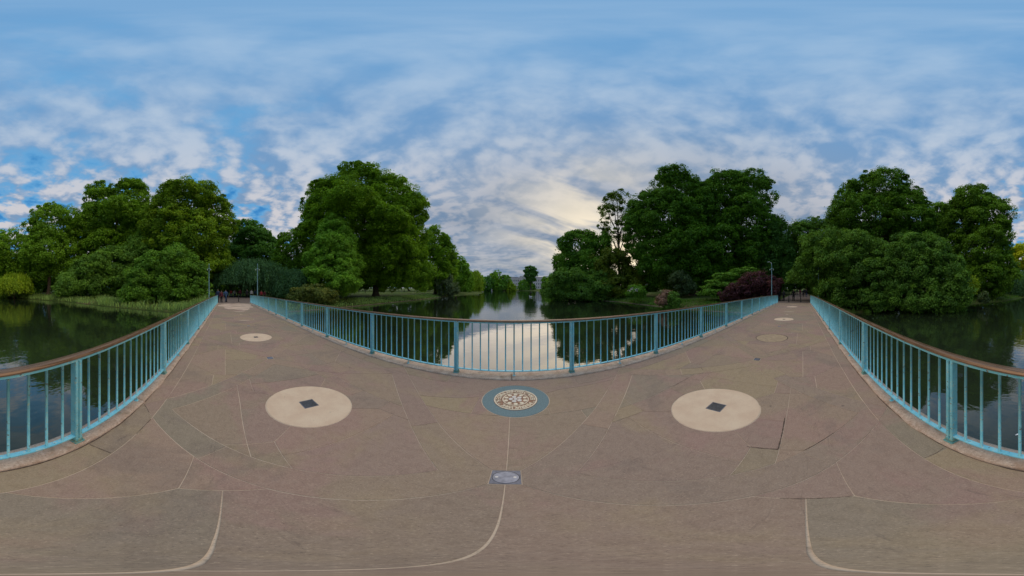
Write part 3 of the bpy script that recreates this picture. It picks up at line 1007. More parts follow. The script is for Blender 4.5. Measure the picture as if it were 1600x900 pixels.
# ------------------------------------------------------------------ trees
# kind, distance from the bridge, crown type, leaf colour, trunk foot (x, y), crown lobes (x, y, z, radius, half height), label
TREES = [
  ('plane_tree', 72, 'leafy', 'mid', (-30.83, -65.07), [(-28.54, -66.1, 14.59, 9.55, 9.91), (-34.19, -63.36, 9.34, 7.54, 8.68), (-21.95, -68.57, 12.47, 7.54, 9.3)], 'rounded green tree at the far left of the lake shore, lower than its tall neighbour'),
  ('plane_tree', 62, 'leafy', 'mid', (-35.16, -51.07), [(-36.22, -50.32, 23.98, 8.22, 6.86), (-35.87, -50.57, 15.03, 8.22, 7.73), (-32.63, -52.72, 10.0, 5.19, 5.74), (-39.98, -47.39, 10.5, 5.19, 7.54)], 'tall green tree with a bare brown trunk standing behind the reed bank on the left'),
  ('plane_tree', 66, 'leafy', 'deep', (-54.55, -37.15), [(-51.26, -41.58, 34.94, 5.99, 9.26), (-56.78, -33.65, 35.46, 7.37, 8.73), (-54.29, -37.53, 24.89, 12.9, 10.4), (-48.54, -44.72, 22.19, 6.45, 9.13), (-53.63, -38.47, 14.64, 12.67, 7.2)], 'broad tall plane tree with twin rounded tops behind the reed bank on the left'),
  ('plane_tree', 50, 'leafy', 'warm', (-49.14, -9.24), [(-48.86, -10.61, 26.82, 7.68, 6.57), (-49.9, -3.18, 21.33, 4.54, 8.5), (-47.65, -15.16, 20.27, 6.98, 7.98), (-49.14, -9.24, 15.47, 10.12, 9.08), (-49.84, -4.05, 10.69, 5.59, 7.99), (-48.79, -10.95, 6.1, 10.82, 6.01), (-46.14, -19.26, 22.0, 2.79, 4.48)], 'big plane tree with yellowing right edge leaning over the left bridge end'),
  ('beech_tree', 52, 'leafy', 'soft', (-40.61, -32.48), [(-38.25, -35.23, 6.43, 5.45, 4.4), (-41.94, -30.75, 7.91, 5.45, 4.8), (-44.74, -26.51, 9.39, 4.72, 4.46), (-35.43, -38.06, 3.12, 4.72, 3.09), (-40.04, -33.18, 3.12, 6.17, 3.64), (-44.27, -27.29, 3.49, 5.45, 4.37), (-47.41, -21.36, 11.34, 5.08, 6.41), (-45.81, -24.61, 5.69, 4.72, 4.76), (-32.97, -40.21, 1.3, 2.9, 2.0)], 'low spreading soft green tree drooping over the reed bank'),
  ('alder_tree', 36, 'leafy', 'mid2', (-33.9, -12.11), [(-33.6, -12.93, 5.73, 3.77, 3.06), (-34.67, -9.71, 6.76, 3.27, 3.08), (-32.61, -15.24, 3.43, 3.27, 2.78), (-34.19, -11.27, 2.93, 4.02, 3.28), (-35.28, -7.15, 3.95, 3.27, 3.54), (-31.95, -16.6, 0.4, 3.02, 2.14), (-33.6, -12.93, 0.02, 3.27, 2.27), (-34.89, -8.86, 0.4, 3.52, 2.52), (-35.59, -5.41, 1.41, 2.26, 2.27)], 'dense low green tree overhanging the water beside the left bridge railing'),
  ('weeping_willow', 60, 'weep', 'yellow', (-24.16, -54.92), [(-24.55, -54.75, 3.34, 5.24, 3.36)], 'small yellow green weeping willow at the far left waterline'),
  ('plane_tree', 76, 'leafy', 'blue', (-75.19, 11.04), [(-75.31, 10.25, 23.04, 8.49, 6.88), (-75.67, 7.09, 17.42, 6.37, 7.77), (-74.41, 15.48, 17.95, 5.84, 7.23), (-75.07, 11.82, 13.77, 9.55, 6.0)], 'dark blue green tree rising behind the weeping willow at the left path'),
  ('weeping_willow', 44, 'weep', 'teal', (-43.6, 5.93), [(-43.53, 6.39, 5.53, 6.45, 3.41), (-43.92, 2.57, 3.52, 5.22, 3.7), (-42.63, 10.91, 3.83, 4.91, 4.01), (-41.51, 14.58, 2.43, 3.69, 3.39)], 'dark teal weeping willow spreading over the crowd at the left bridge end'),
  ('maple_tree', 95, 'leafy', 'sunlit_gold', (-91.25, 26.42), [(-91.25, 26.42, 17.76, 3.32, 4.44), (-91.78, 24.51, 19.79, 2.32, 2.41)], 'small tree with golden sunlight painted into its leaves, glimpsed between two dark trees on the left'),
  ('plane_tree', 62, 'leafy', 'deep', (-57.59, 22.97), [(-57.75, 22.57, 14.55, 5.19, 7.25), (-58.5, 20.54, 7.14, 5.19, 6.57), (-56.21, 26.15, 8.27, 5.63, 7.48)], 'narrow dark tree just left of the huge plane tree'),
  ('plane_tree', 54, 'leafy', 'bright', (-37.0, 39.33), [(-40.79, 35.39, 31.69, 9.42, 10.37), (-45.62, 28.89, 27.45, 7.54, 9.28), (-35.18, 40.97, 26.76, 9.8, 12.43), (-40.54, 35.68, 19.91, 15.08, 11.43), (-47.07, 26.47, 17.55, 6.03, 9.06), (-31.01, 44.21, 17.33, 6.79, 11.14), (-35.18, 40.97, 10.42, 9.8, 8.57), (-40.54, 35.68, 8.4, 8.67, 6.93), (-29.13, 45.47, 9.4, 4.9, 7.74), (-27.85, 46.26, 23.8, 3.39, 7.06), (-31.01, 44.21, 5.46, 4.9, 4.56), (-42.35, 33.51, 15.57, 7.54, 10.13), (-34.02, 41.94, 5.46, 4.52, 4.56), (-26.71, 46.93, 5.84, 3.39, 4.56), (-42.93, 32.76, 5.84, 4.52, 4.18)], 'huge rounded plane tree standing alone on the lawn left of the lake'),
  ('lime_tree', 40, 'leafy', 'fresh', (-33.34, 22.11), [(-33.18, 22.34, 16.27, 1.82, 2.53), (-33.18, 22.34, 13.8, 3.07, 3.05), (-33.26, 22.22, 11.1, 4.19, 3.25), (-33.26, 22.22, 8.19, 5.17, 3.45), (-33.26, 22.22, 5.33, 5.59, 3.39), (-33.34, 22.11, 2.78, 5.59, 2.52)], 'lighter green egg shaped tree in front of the huge plane tree'),
  ('weeping_willow', 40, 'weep', 'teal', (-37.5, 13.91), [(-37.15, 14.82, 3.07, 3.35, 3.08), (-38.01, 12.46, 1.94, 2.51, 2.24)], 'smaller dark willow clump beside the left railing, right of the teal willow'),
  ('rhododendron_bush', 34, 'leafy', 'rusty', None, [(-30.2, 15.62, 0.59, 3.56, 1.43), (-31.22, 13.48, 0.23, 2.14, 1.07), (-28.91, 17.89, 0.11, 1.9, 1.07)], 'low rusty green shrub just beyond the left railing'),
  ('plane_tree', 76, 'leafy', 'bright', (-31.7, 69.07), [(-31.7, 69.07, 19.38, 5.31, 7.85), (-33.61, 68.16, 12.5, 5.84, 9.24), (-28.29, 70.54, 13.07, 4.78, 9.81), (-31.21, 69.29, 6.47, 6.9, 5.87)], 'smaller plane tree right beside the huge plane on the left shore'),
  ('plane_tree', 96, 'leafy', 'mid', (-30.06, 91.17), [(-31.33, 90.74, 13.51, 4.69, 6.81), (-26.86, 92.16, 10.11, 4.02, 7.44), (-31.97, 90.52, 6.37, 6.03, 6.05)], 'round tree third back along the left shore of the lake'),
  ('silver_bush', 72, 'leafy', 'silver', None, [(-26.1, 67.1, 2.16, 3.27, 3.77), (-23.97, 67.89, 1.16, 2.01, 2.51)], 'dark grey green silvery bush at the left waterline'),
  ('weeping_willow', 118, 'weep', 'mid', (-30.64, 113.95), [(-31.43, 113.74, 7.46, 4.94, 8.27), (-34.6, 112.81, 4.14, 4.12, 5.77)], 'willow trailing into the water along the left shore'),
  ('weeping_willow', 140, 'weep', 'yellow', (-29.7, 136.81), [(-29.23, 136.92, 7.55, 4.4, 8.33), (-33.04, 136.05, 6.07, 3.42, 6.85)], 'yellowish willow at the end of the left shoreline'),
  ('plane_tree', 235, 'leafy', 'blue', (-34.53, 232.45), [(-34.53, 232.45, 7.41, 8.2, 9.03)], 'far rounded tree at the left end of the distant lake head'),
  ('plane_tree', 240, 'leafy', 'mid', (-22.79, 238.92), [(-23.63, 238.83, 11.74, 7.54, 10.92), (-21.13, 239.07, 5.01, 8.38, 6.71)], 'far tall rounded tree second from the left at the lake head'),
  ('plane_tree', 238, 'leafy', 'mid2', (-11.0, 237.75), [(-11.0, 237.75, 9.98, 6.65, 8.32), (-14.32, 237.57, 4.99, 6.65, 6.65)], 'far dark tree left of the yellowing one at the lake head'),
  ('maple_tree', 236, 'leafy', 'yellow', (-2.68, 235.98), [(-5.15, 235.94, 3.31, 4.94, 5.77), (-1.85, 235.99, 1.66, 4.12, 4.12)], 'far yellowing tree beside the pale palace front'),
  ('lime_tree', 245, 'leafy', 'mid2', (16.88, 244.42), [(15.17, 244.53, 4.23, 9.41, 7.7), (21.14, 244.09, 2.52, 6.84, 5.99)], 'far rounded tree in front of the palace middle'),
  ('scots_pine', 238, 'pads', 'pine', (21.36, 237.04), [(21.36, 237.04, 26.68, 5.82, 3.36), (18.05, 237.31, 23.32, 4.98, 2.51), (24.67, 236.72, 21.65, 4.98, 2.51), (20.54, 237.11, 18.31, 6.65, 3.34), (22.19, 236.96, 13.3, 4.98, 3.33)], 'far tall pine with layered crown standing before the palace'),
  ('plane_tree', 230, 'leafy', 'deep', (35.78, 227.2), [(38.16, 226.81, 7.29, 3.21, 8.04), (41.32, 226.26, 4.07, 4.82, 7.23)], 'far narrow dark tree at the right end of the palace front'),
  ('plane_tree', 150, 'leafy', 'deep', (33.62, 146.18), [(33.62, 146.18, 6.91, 5.76, 7.35), (30.55, 146.86, 2.71, 4.71, 4.71)], 'dark tree down the right shore before the lake head'),
  ('plane_tree', 62, 'leafy', 'deepr', (21.15, 58.28), [(22.17, 57.9, 15.43, 6.49, 6.38), (19.52, 58.85, 10.0, 5.19, 5.74), (26.55, 56.03, 13.85, 5.63, 6.77), (22.97, 57.59, 7.14, 8.66, 6.57)], 'rounded tree on the right shore beside the tall bare cypress'),
  ('alder_tree', 52, 'leafy', 'midr', (15.51, 49.63), [(15.51, 49.63, 3.12, 5.81, 4.0), (18.08, 48.75, 0.2, 6.17, 2.91), (12.36, 50.51, 0.75, 3.63, 3.27), (22.26, 46.99, 1.66, 4.36, 4.37)], 'low green tree overhanging the water on the right shore'),
  ('swamp_cypress', 60, 'open', 'olive', (32.63, 50.35), [(31.93, 50.8, 33.39, 3.77, 3.75), (29.04, 52.5, 28.93, 3.14, 3.03), (34.88, 48.82, 29.46, 2.72, 3.56), (27.94, 53.1, 23.04, 2.51, 1.89), (33.68, 49.65, 24.71, 2.51, 1.92), (30.5, 51.67, 19.79, 2.72, 1.6), (34.37, 49.18, 18.42, 2.09, 1.58)], 'tall thin open crowned cypress with its trunk showing against the sunset'),
  ('swamp_cypress', 56, 'leafy', 'brown', (28.8, 48.03), [(28.3, 48.33, 6.62, 5.86, 6.33), (29.97, 47.31, 2.05, 7.43, 3.92), (25.73, 49.74, 1.66, 5.86, 3.52), (33.97, 44.52, 3.63, 3.52, 4.71)], 'brownish green bushy cypress at the foot of the tall open one'),
  ('plane_tree', 54, 'leafy', 'darkr', (44.74, 30.24), [(41.94, 34.02, 32.15, 7.16, 8.45), (36.38, 39.91, 25.01, 5.28, 8.07), (39.72, 36.59, 21.8, 9.8, 9.06), (34.24, 41.76, 18.53, 4.15, 8.31), (45.26, 29.45, 26.46, 5.65, 10.53), (43.32, 32.23, 13.38, 9.42, 7.94), (38.42, 37.95, 10.39, 7.16, 7.78), (44.42, 30.7, 6.42, 7.16, 4.95)], 'big dark plane tree with a thick trunk on the right bank'),
  ('plane_tree', 58, 'leafy', 'darkr', (54.27, 20.45), [(53.53, 22.34, 35.64, 6.88, 8.16), (55.68, 16.23, 33.28, 6.48, 10.51), (51.84, 26.02, 28.3, 5.67, 11.31), (55.27, 17.59, 22.07, 8.5, 9.14), (52.71, 24.19, 15.36, 9.31, 9.03), (55.85, 15.65, 13.1, 6.48, 7.18), (51.38, 26.92, 7.84, 6.88, 6.99)], 'second big dark plane tree nearer the right bridge end'),
  ('cedar_tree', 58, 'spiky', 'pine', (57.46, 7.92), [(57.48, 7.72, 18.0, 4.05, 5.69), (57.56, 7.12, 11.99, 4.86, 5.87), (57.0, 10.72, 9.9, 4.86, 6.22), (57.66, 6.31, 6.76, 4.45, 4.09)], 'dark cedar with ragged upright tips left of the right path'),
  ('flowering_bush', 40, 'flower', 'mid2', None, [(24.71, 31.46, 0.82, 1.82, 1.12)], 'rounded bush dotted with white flowers on the right bank'),
  ('tamarisk_bush', 31, 'leafy', 'pink', None, [(22.58, 21.24, 0.03, 0.97, 1.19)], 'feathery pinkish shrub at the right waterline'),
  ('laurel_bush', 31, 'leafy', 'midr', None, [(23.66, 20.03, -0.51, 0.97, 1.2), (23.24, 20.52, -1.16, 0.87, 0.65)], 'small green bush right beside the pinkish shrub'),
  ('holm_oak', 46, 'leafy', 'grey', (36.32, 28.23), [(36.32, 28.23, 2.95, 2.57, 2.57), (37.1, 27.2, 1.66, 1.61, 1.61)], 'small grey green tree in front of the thick plane trunk'),
  ('dogwood_tree', 36, 'pads', 'freshr', (33.69, 12.7), [(34.31, 10.92, 4.94, 2.51, 0.63), (33.22, 13.86, 3.93, 3.02, 0.63), (34.56, 10.07, 3.42, 2.26, 0.76), (32.72, 15.01, 2.67, 2.76, 0.75), (33.9, 12.11, 2.16, 3.52, 1.01), (32.45, 15.58, 1.03, 3.02, 1.26)], 'light green tree with flat tiered branches beside the purple bush'),
  ('purple_maple', 31, 'leafy', 'purple', (30.25, 6.79), [(30.05, 7.63, 2.64, 2.6, 1.3), (30.54, 5.3, 1.88, 2.38, 1.41), (29.44, 9.71, 1.12, 2.6, 1.19), (28.69, 11.74, 0.47, 1.95, 0.87)], 'deep purple leaved maple beyond the right end of the front railing'),
  ('plane_tree', 66, 'leafy', 'midr', (65.97, -2.02), [(65.98, -1.55, 20.28, 5.99, 6.98), (65.6, -7.3, 20.37, 5.53, 8.49), (65.97, 1.9, 13.43, 5.07, 7.16), (65.89, -3.86, 11.04, 6.91, 7.08)], 'green tree directly over the right path'),
  ('plane_tree', 48, 'leafy', 'darkr', (43.52, -20.25), [(43.16, -21.0, 30.3, 6.37, 7.27), (46.29, -12.71, 26.41, 4.36, 5.94), (39.63, -27.08, 25.31, 3.69, 5.42), (44.71, -17.48, 20.42, 10.05, 6.97), (40.55, -25.68, 19.52, 6.7, 7.66), (46.7, -11.08, 19.35, 3.69, 5.72)], 'tallest dark plane tree behind the right railing with a high domed top'),
  ('plane_tree', 50, 'leafy', 'deepr', (28.43, -41.13), [(30.13, -39.91, 25.9, 5.93, 6.04), (26.98, -42.1, 20.31, 6.63, 8.39), (32.57, -37.94, 20.27, 4.19, 7.98), (27.71, -41.62, 11.62, 8.03, 8.04), (29.14, -40.63, 4.33, 7.68, 6.69), (23.97, -43.88, 5.21, 4.54, 6.35)], 'tall dark plane tree at the far right reaching down to the water'),
  ('plane_tree', 60, 'leafy', 'deepr', (44.34, -40.42), [(44.34, -40.42, 23.77, 5.45, 7.15), (43.63, -41.19, 15.72, 7.12, 7.54)], 'dark tree filling the notch between the two tallest trees on the right'),
  ('alder_tree', 29, 'leafy', 'midr', (28.61, -4.71), [(28.61, -4.71, 6.87, 4.45, 3.99), (28.87, -2.7, 3.51, 4.05, 3.47), (27.68, -8.65, 4.8, 4.45, 4.96), (28.43, -5.71, 1.15, 4.45, 2.44), (28.79, -3.51, 2.07, 1.82, 2.44)], 'bushy tree hanging over the right railing next to the right path'),
  ('alder_tree', 27, 'leafy', 'midr2', (22.02, -15.62), [(22.29, -15.23, 7.25, 3.2, 2.56), (20.58, -17.48, 6.65, 2.83, 2.34), (23.76, -12.82, 5.68, 2.83, 2.51), (24.19, -11.98, 2.81, 3.2, 3.23), (21.46, -16.38, 4.06, 3.77, 3.24), (19.11, -19.08, 3.58, 2.83, 3.24), (23.3, -13.64, 1.18, 3.39, 3.03), (21.46, -16.38, 0.23, 3.58, 2.85), (18.84, -19.34, 0.23, 2.64, 2.65), (24.97, -10.27, -0.24, 2.45, 1.9), (17.59, -20.48, 1.19, 1.51, 2.27)], 'wide bushy tree drooping into the water right of the railing'),
  ('bamboo_clump', 34, 'weep', 'yellow', None, [(20.39, -27.21, 2.37, 1.19, 1.66)], 'yellow green bamboo clump between the bushy tree and the far right tree'),
  ('box_bush', 36, 'leafy', 'grey', None, [(19.74, -30.11, -0.23, 1.13, 0.88)], 'small round grey green bush at the right waterline'),
  ('maple_tree', 92, 'leafy', 'sunlit_gold', (33.04, -85.86), [(33.34, -85.74, 17.3, 6.42, 6.62), (27.89, -87.67, 14.68, 6.42, 7.88)], 'tree with golden sunlight painted into its leaves, at the far right edge behind the dark plane'),
  ('weeping_willow', 74, 'weep', 'teal', (26.1, -69.25), [(26.58, -69.06, 2.96, 6.2, 5.7)], 'bluish willow at the far right waterline below the golden tree'),
  ('background_tree', 88, 'leafy', 'mid2', (-29.16, -83.03), [(-29.74, -82.82, 5.38, 9.22, 8.02), (-20.32, -85.62, 7.88, 9.22, 9.29), (-25.66, -84.18, 14.13, 6.14, 8.17)], 'dim tree at the extreme left edge behind the small weeping willow'),
  ('willow_bush', 66, 'leafy', 'soft', None, [(-20.56, -62.72, 1.2, 4.61, 3.23), (-30.73, -58.41, 0.51, 3.23, 2.07)], 'low soft bush at the extreme left waterline'),
  ('background_tree', 95, 'leafy', 'deep', (-48.0, -81.98), [(-52.23, -79.36, 6.32, 8.62, 5.99), (-37.65, -87.22, 8.34, 8.62, 7.35), (-61.51, -72.4, 4.99, 6.63, 5.32)], 'dim tree filling the gap behind the bare brown trunk on the left'),
  ('background_tree', 84, 'leafy', 'mid', (-80.05, -25.47), [(-80.05, -25.47, 23.3, 11.73, 15.76), (-75.72, -36.36, 26.26, 8.8, 12.8), (-83.04, -12.63, 10.62, 11.73, 10.13)], 'dim tree between the two big planes on the left'),
  ('background_tree', 72, 'leafy', 'darkr', (61.29, 37.78), [(61.29, 37.78, 25.86, 8.55, 14.08), (56.23, 44.97, 9.34, 10.05, 8.68), (65.44, 30.03, 6.75, 10.05, 7.6)], 'dim tree filling the gap between the two big dark planes on the right'),
  ('background_tree', 64, 'leafy', 'deepr', (61.72, -16.94), [(61.09, -19.09, 13.31, 11.17, 11.65), (63.47, -8.19, 3.92, 6.7, 6.73), (55.79, -31.37, 15.71, 8.94, 11.81)], 'dim tree in the shade below the tallest dark plane'),
  ('background_tree', 105, 'leafy', 'deep', (-104.99, -1.19), [(-105.0, -0.46, 9.08, 8.06, 11.09), (-104.78, 6.87, 4.61, 7.33, 7.35)], 'dim tree in the gap behind the left lamp posts'),
  ('background_tree', 110, 'leafy', 'deep', (-97.44, -51.05), [(-99.16, -47.62, 11.44, 15.36, 14.0), (-78.26, -77.31, 9.44, 15.36, 11.62)], 'dim tree deep behind the left reed bank'),
  ('background_tree', 120, 'leafy', 'mid2', (-115.72, 31.77), [(-115.72, 31.77, 9.27, 10.89, 10.96), (-108.8, 50.62, 5.87, 8.38, 8.4)], 'dim tree behind the teal willow'),
  ('background_tree', 130, 'leafy', 'mid2', (-70.14, 109.46), [(-70.14, 109.46, 11.71, 10.89, 9.14), (-60.33, 115.15, 8.04, 8.17, 8.2), (-91.36, 92.48, 8.03, 15.43, 5.92), (-101.95, 80.66, 6.21, 10.89, 6.37)], 'dim tree far across the lawn under the huge plane'),
  ('background_tree', 105, 'leafy', 'deepr', (69.37, 78.82), [(67.42, 80.49, 4.23, 10.26, 4.4), (78.46, 69.78, 9.79, 11.0, 8.13)], 'dim tree behind the white flowered bush'),
  ('background_tree', 100, 'leafy', 'deepr', (89.38, 44.85), [(86.91, 49.47, 8.0, 11.17, 8.43), (94.75, 31.98, 10.49, 11.87, 9.88), (98.28, 18.48, 8.72, 8.38, 9.85)], 'dim tree behind the tiered dogwood on the right'),
  ('background_tree', 110, 'leafy', 'deepr', (109.99, 1.25), [(109.99, 1.25, 11.36, 9.22, 10.09), (109.47, 10.83, 7.06, 6.91, 6.94), (109.52, -10.26, 7.07, 8.45, 8.48)], 'dim tree closing the end of the right path'),
  ('background_tree', 90, 'leafy', 'deepr', (63.25, -64.03), [(60.98, -66.2, 8.02, 12.57, 9.51), (40.93, -80.15, 4.83, 8.17, 7.57), (75.18, -49.48, 9.62, 12.57, 9.53)], 'dim tree behind the wide bushy tree on the right'),
  ('background_tree', 170, 'leafy', 'deep', (-30.25, 167.29), [(-30.83, 167.18, 5.23, 3.56, 6.53)], 'dim tree at the corner where the left shoreline ends')
]


def unit(n):
    v = RNG.normal(size=(n, 3)); return v / np.linalg.norm(v, axis=1, keepdims=True)

def leaf_quads(P, N, S, aspect=0.62, T=None):
    """diamond leaves at points P facing N with half length S"""
    n = len(P)
    if T is None:
        T = np.cross(N, unit(n)); 
    T = T / (np.linalg.norm(T, axis=1, keepdims=True) + 1e-9)
    B = np.cross(N, T)
    s = S[:, None]
    bend_ = N * s * 0.18
    V = np.stack([P - T * s, P + B * s * aspect + bend_, P + T * s, P - B * s * aspect + bend_], 1).reshape(-1, 3)
    return V

def crown(kind, D, L):
    """leaf cloud of a crown made of many clumps on the lobes' surfaces"""
    L = np.array(L, float)
    if kind in ('leafy', 'spiky') and D < 100:
        sat = []
        for l in L:                                     # boughs that break the rounded outline
            if l[3] < 2.2: continue
            for _ in range(int(RNG.integers(4, 8))):
                d = unit(1)[0]; d[2] = abs(d[2]) * .9 - .25; d /= np.linalg.norm(d)
                f = RNG.uniform(.22, .40)
                sat.append([l[0] + d[0] * l[3] * .90, l[1] + d[1] * l[3] * .90, l[2] + d[2] * l[4] * .88, l[3] * f, min(l[4], l[3]) * f * RNG.uniform(.55, .9)])
        L = L.copy(); big = L[:, 3] >= 2.2
        L[big, 3] *= .93; L[big, 4] *= .91
        if sat: L = np.vstack([L, sat])
    C = L[:, :3]; Rr = np.stack([L[:, 3], L[:, 3], L[:, 4]], 1)
    s0 = max(0.085, 0.0043 * D)                         # half length of a leaf spray
    dens = 1.0
    if D > 85: s0 *= 1.12
    Ps, Ns, Ss, Ts, Tang = [], [], [], [], []
    def emit(p, nrm, s, tint, tan=None):
        Ps.append(p); Ns.append(nrm); Ss.append(s); Ts.append(tint); Tang.append(np.zeros_like(p) if tan is None else tan)
    def inside(p, skip, f):
        m = np.zeros(len(p), bool)
        for k in range(len(C)):
            if k == skip: continue
            m |= (((p - C[k]) / Rr[k]) ** 2).sum(1) < f * f
        return m
    toe = np.array([0, 0, EYE])
    if kind in ('leafy', 'flower', 'open', 'spiky', 'pads'):
        for k in range(len(C)):
            a, b, c = Rr[k]
            A = 4 * math.pi * (((a * b) ** 1.6 + 2 * (a * c) ** 1.6) / 3) ** (1 / 1.6)
            rs = max(0.35, min(1.45, 0.021 * D + 0.12))      # clump radius
            rs = min(rs, 0.45 * min(a, c) + 0.15)
            n = int(A / (math.pi * rs * rs) * (1.55 if kind != 'open' else 0.75)) + 4
            u = unit(n)
            if kind == 'open': rad = RNG.uniform(0.35, 1.0, n) ** 0.6
            else: rad = RNG.uniform(0.80, 1.07, n)
            # uneven outline
            w = 0.09 * np.sin(u[:, 0] * 5 + k * 1.7) * np.sin(u[:, 1] * 6 + k) + 0.08 * np.sin(u[:, 2] * 7 + k * 2.3 + u[:, 0] * 3)
            rad = rad * (1 + w)
            sc_ = C[k] + u * Rr[k] * rad[:, None]
            keep = ~inside(sc_, k, 0.82)
            sc_, u = sc_[keep], u[keep]
            n = len(sc_)
            if n == 0: continue
            out = u / Rr[k]; out /= np.linalg.norm(out, axis=1, keepdims=True)
            rsv = rs * np.clip(np.exp(RNG.normal(-.08, .42, n)), .35, 2.0)
            area = 2 * 0.62 * s0 * s0
            m = int(4 * math.pi * rs * rs * 0.55 / area * (0.95 if kind != 'open' else 0.75))
            m = max(m, 10)
            # rear clumps (never seen from the bridge) get fewer leaves
            view = toe - sc_; view /= np.linalg.norm(view, axis=1, keepdims=True)
            facing = (out * view).sum(1)
            for grp, frac in ((facing > -0.35, 1.0), (facing <= -0.35, 0.45)):
                q = np.where(grp)[0]
                if len(q) == 0: continue
                mm = max(6, int(m * frac))
                idx = np.repeat(q, mm)
                d = unit(len(idx)) + out[idx] * 0.75 + np.array([0, 0, 0.22])
                d /= np.linalg.norm(d, axis=1, keepdims=True)
                rr = rsv[idx] * RNG.uniform(0.45, 1.08, len(idx)) ** 0.7
                stray = RNG.random(len(idx)) < 0.07
                rr = np.where(stray, rr * RNG.uniform(1.1, 1.38, len(idx)), rr)
                flat = np.array([1, 1, 0.78]) if kind not in ('pads',) else np.array([1.25, 1.25, 0.35])
                if kind == 'spiky': flat = np.array([0.7, 0.7, 1.5])
                p = sc_[idx] + d * rr[:, None] * flat
                nn = d * 0.8 + unit(len(idx)) * 0.75 + np.array([0, 0, 0.35])
                nn /= np.linalg.norm(nn, axis=1, keepdims=True)
                ct = RNG.normal(0.5, 0.2, n) + 0.12 * out[:, 2]  # clumps facing up are tinted lighter: top light put into the leaf colour
                tint = np.clip(ct[idx] + RNG.normal(0, 0.16, len(idx)), 0, 1)
                emit(p, nn, s0 * RNG.uniform(0.65, 1.35, len(idx)), tint)
            # filling so that the sky shows only through real gaps
            if kind != 'open':
                nf = int(A * (0.62 if c > 2.5 else 0.5) / (s0 * s0 * 4.0)) + 10
                d = unit(nf); rr = RNG.uniform(0.25, 0.93, nf) ** 0.5
                p = C[k] + d * Rr[k] * rr[:, None]
                hole = (np.sin(p[:, 0] * 0.9 + k) * np.sin(p[:, 1] * 0.9) * np.sin(p[:, 2] * 0.8 + 2 * k)) > 0.66
                if a > 3: p, d = p[~hole], d[~hole]
                emit(p, unit(len(p)), s0 * RNG.uniform(1.3, 2.2, len(p)), np.clip(RNG.normal(0.3, 0.12, len(p)), 0, 1))  # inner leaves tinted darker: shade inside the crown put into the colour
            if kind == 'spiky':
                for _ in range(14):
                    th = RNG.uniform(0, 2 * math.pi); rr = RNG.uniform(.2, .95)
                    b0 = C[k] + np.array([math.cos(th) * a * rr, math.sin(th) * a * rr, c * math.sqrt(max(0, 1 - rr * rr)) * .8])
                    h = RNG.uniform(1.2, 2.8); q = RNG.uniform(0, 1, 160)
                    p = b0 + np.stack([RNG.normal(0, 1, 160) * .34 * (1 - q), RNG.normal(0, 1, 160) * .34 * (1 - q), q * h], 1)
                    emit(p, unit(160), s0 * RNG.uniform(.6, 1.1, 160), np.clip(RNG.normal(.4, .15, 160), 0, 1))
    elif kind == 'weep':
        for k in range(len(C)):
            a, b, c = Rr[k]
            A = 2 * math.pi * a * c + math.pi * a * a
            n = int(A / (0.010 * D) ** 1.15 * 1.2)
            n = min(max(n, 70), 900)
            u = unit(n); u[:, 2] = np.abs(u[:, 2]) * 1.0
            start = C[k] + u * Rr[k] * RNG.uniform(.55, 1.04, n)[:, None]
            ln = (start[:, 2] - (C[k][2] - c)) * RNG.uniform(.45, 1.05, n)
            ln = np.maximum(ln, 0.6)
            m = 34
            q = np.tile(np.linspace(0, 1, m), n); idx = np.repeat(np.arange(n), m)
            outx = u[idx] * np.array([1, 1, 0])
            p = start[idx] + outx * (a * 0.16 * (1 - (1 - q) ** 2))[:, None] + np.stack([0 * q, 0 * q, -(q ** 1.25) * ln[idx]], 1)
            p += RNG.normal(0, 0.0045 * D, p.shape)
            nn = outx + unit(len(p)) * .8 + np.array([0, 0, .25]); nn /= np.linalg.norm(nn, axis=1, keepdims=True)
            ct = RNG.normal(.5, .2, n)
            tan = np.tile(np.array([[0, 0, -1.0]]), (len(p), 1)) + RNG.normal(0, .35, p.shape)
            tan -= nn * (tan * nn).sum(1, keepdims=True)
            emit(p, nn, s0 * RNG.uniform(.8, 1.5, len(p)), np.clip(ct[idx] + RNG.normal(0, .12, len(p)), 0, 1), tan)
            nf = int(A * 0.5 / (s0 * s0 * 4)) + 10
            d = unit(nf); p = C[k] + d * Rr[k] * (RNG.uniform(.1, .8, nf) ** .5)[:, None]
            emit(p, unit(nf), s0 * RNG.uniform(1.2, 2, nf), np.clip(RNG.normal(.2, .1, nf), 0, 1))  # darker inner leaves: the willow's inside shade is put into their tint
    P = np.concatenate(Ps); N = np.concatenate(Ns); S = np.concatenate(Ss); T = np.concatenate(Ts); TG = np.concatenate(Tang)
    # nothing below the ground or in the water
    g = np.maximum(ground_z(P[:, 0], P[:, 1]), WATER_Z)
    ok = P[:, 2] > g + 0.05
    # keep clear of the bridge and its ends
    ok &= ~((np.abs(P[:, 0]) < 25.5) & (np.abs(P[:, 1] - .99) < 2.6))
    ok &= ~((np.abs(P[:, 0]) < 48) & (np.abs(P[:, 1] - .99) < 2.5) & (P[:, 2] < 2.4))
    P, N, S, T, TG = P[ok], N[ok], S[ok], T[ok], TG[ok]
    rnd = np.cross(N, unit(len(N)))
    has = (np.abs(TG).sum(1) > 0)[:, None]
    TGf = np.where(has, TG, rnd)
    asp = 0.34 if kind == 'weep' else 0.62
    V = leaf_quads(P, N, S, asp, TGf)
    return V, T

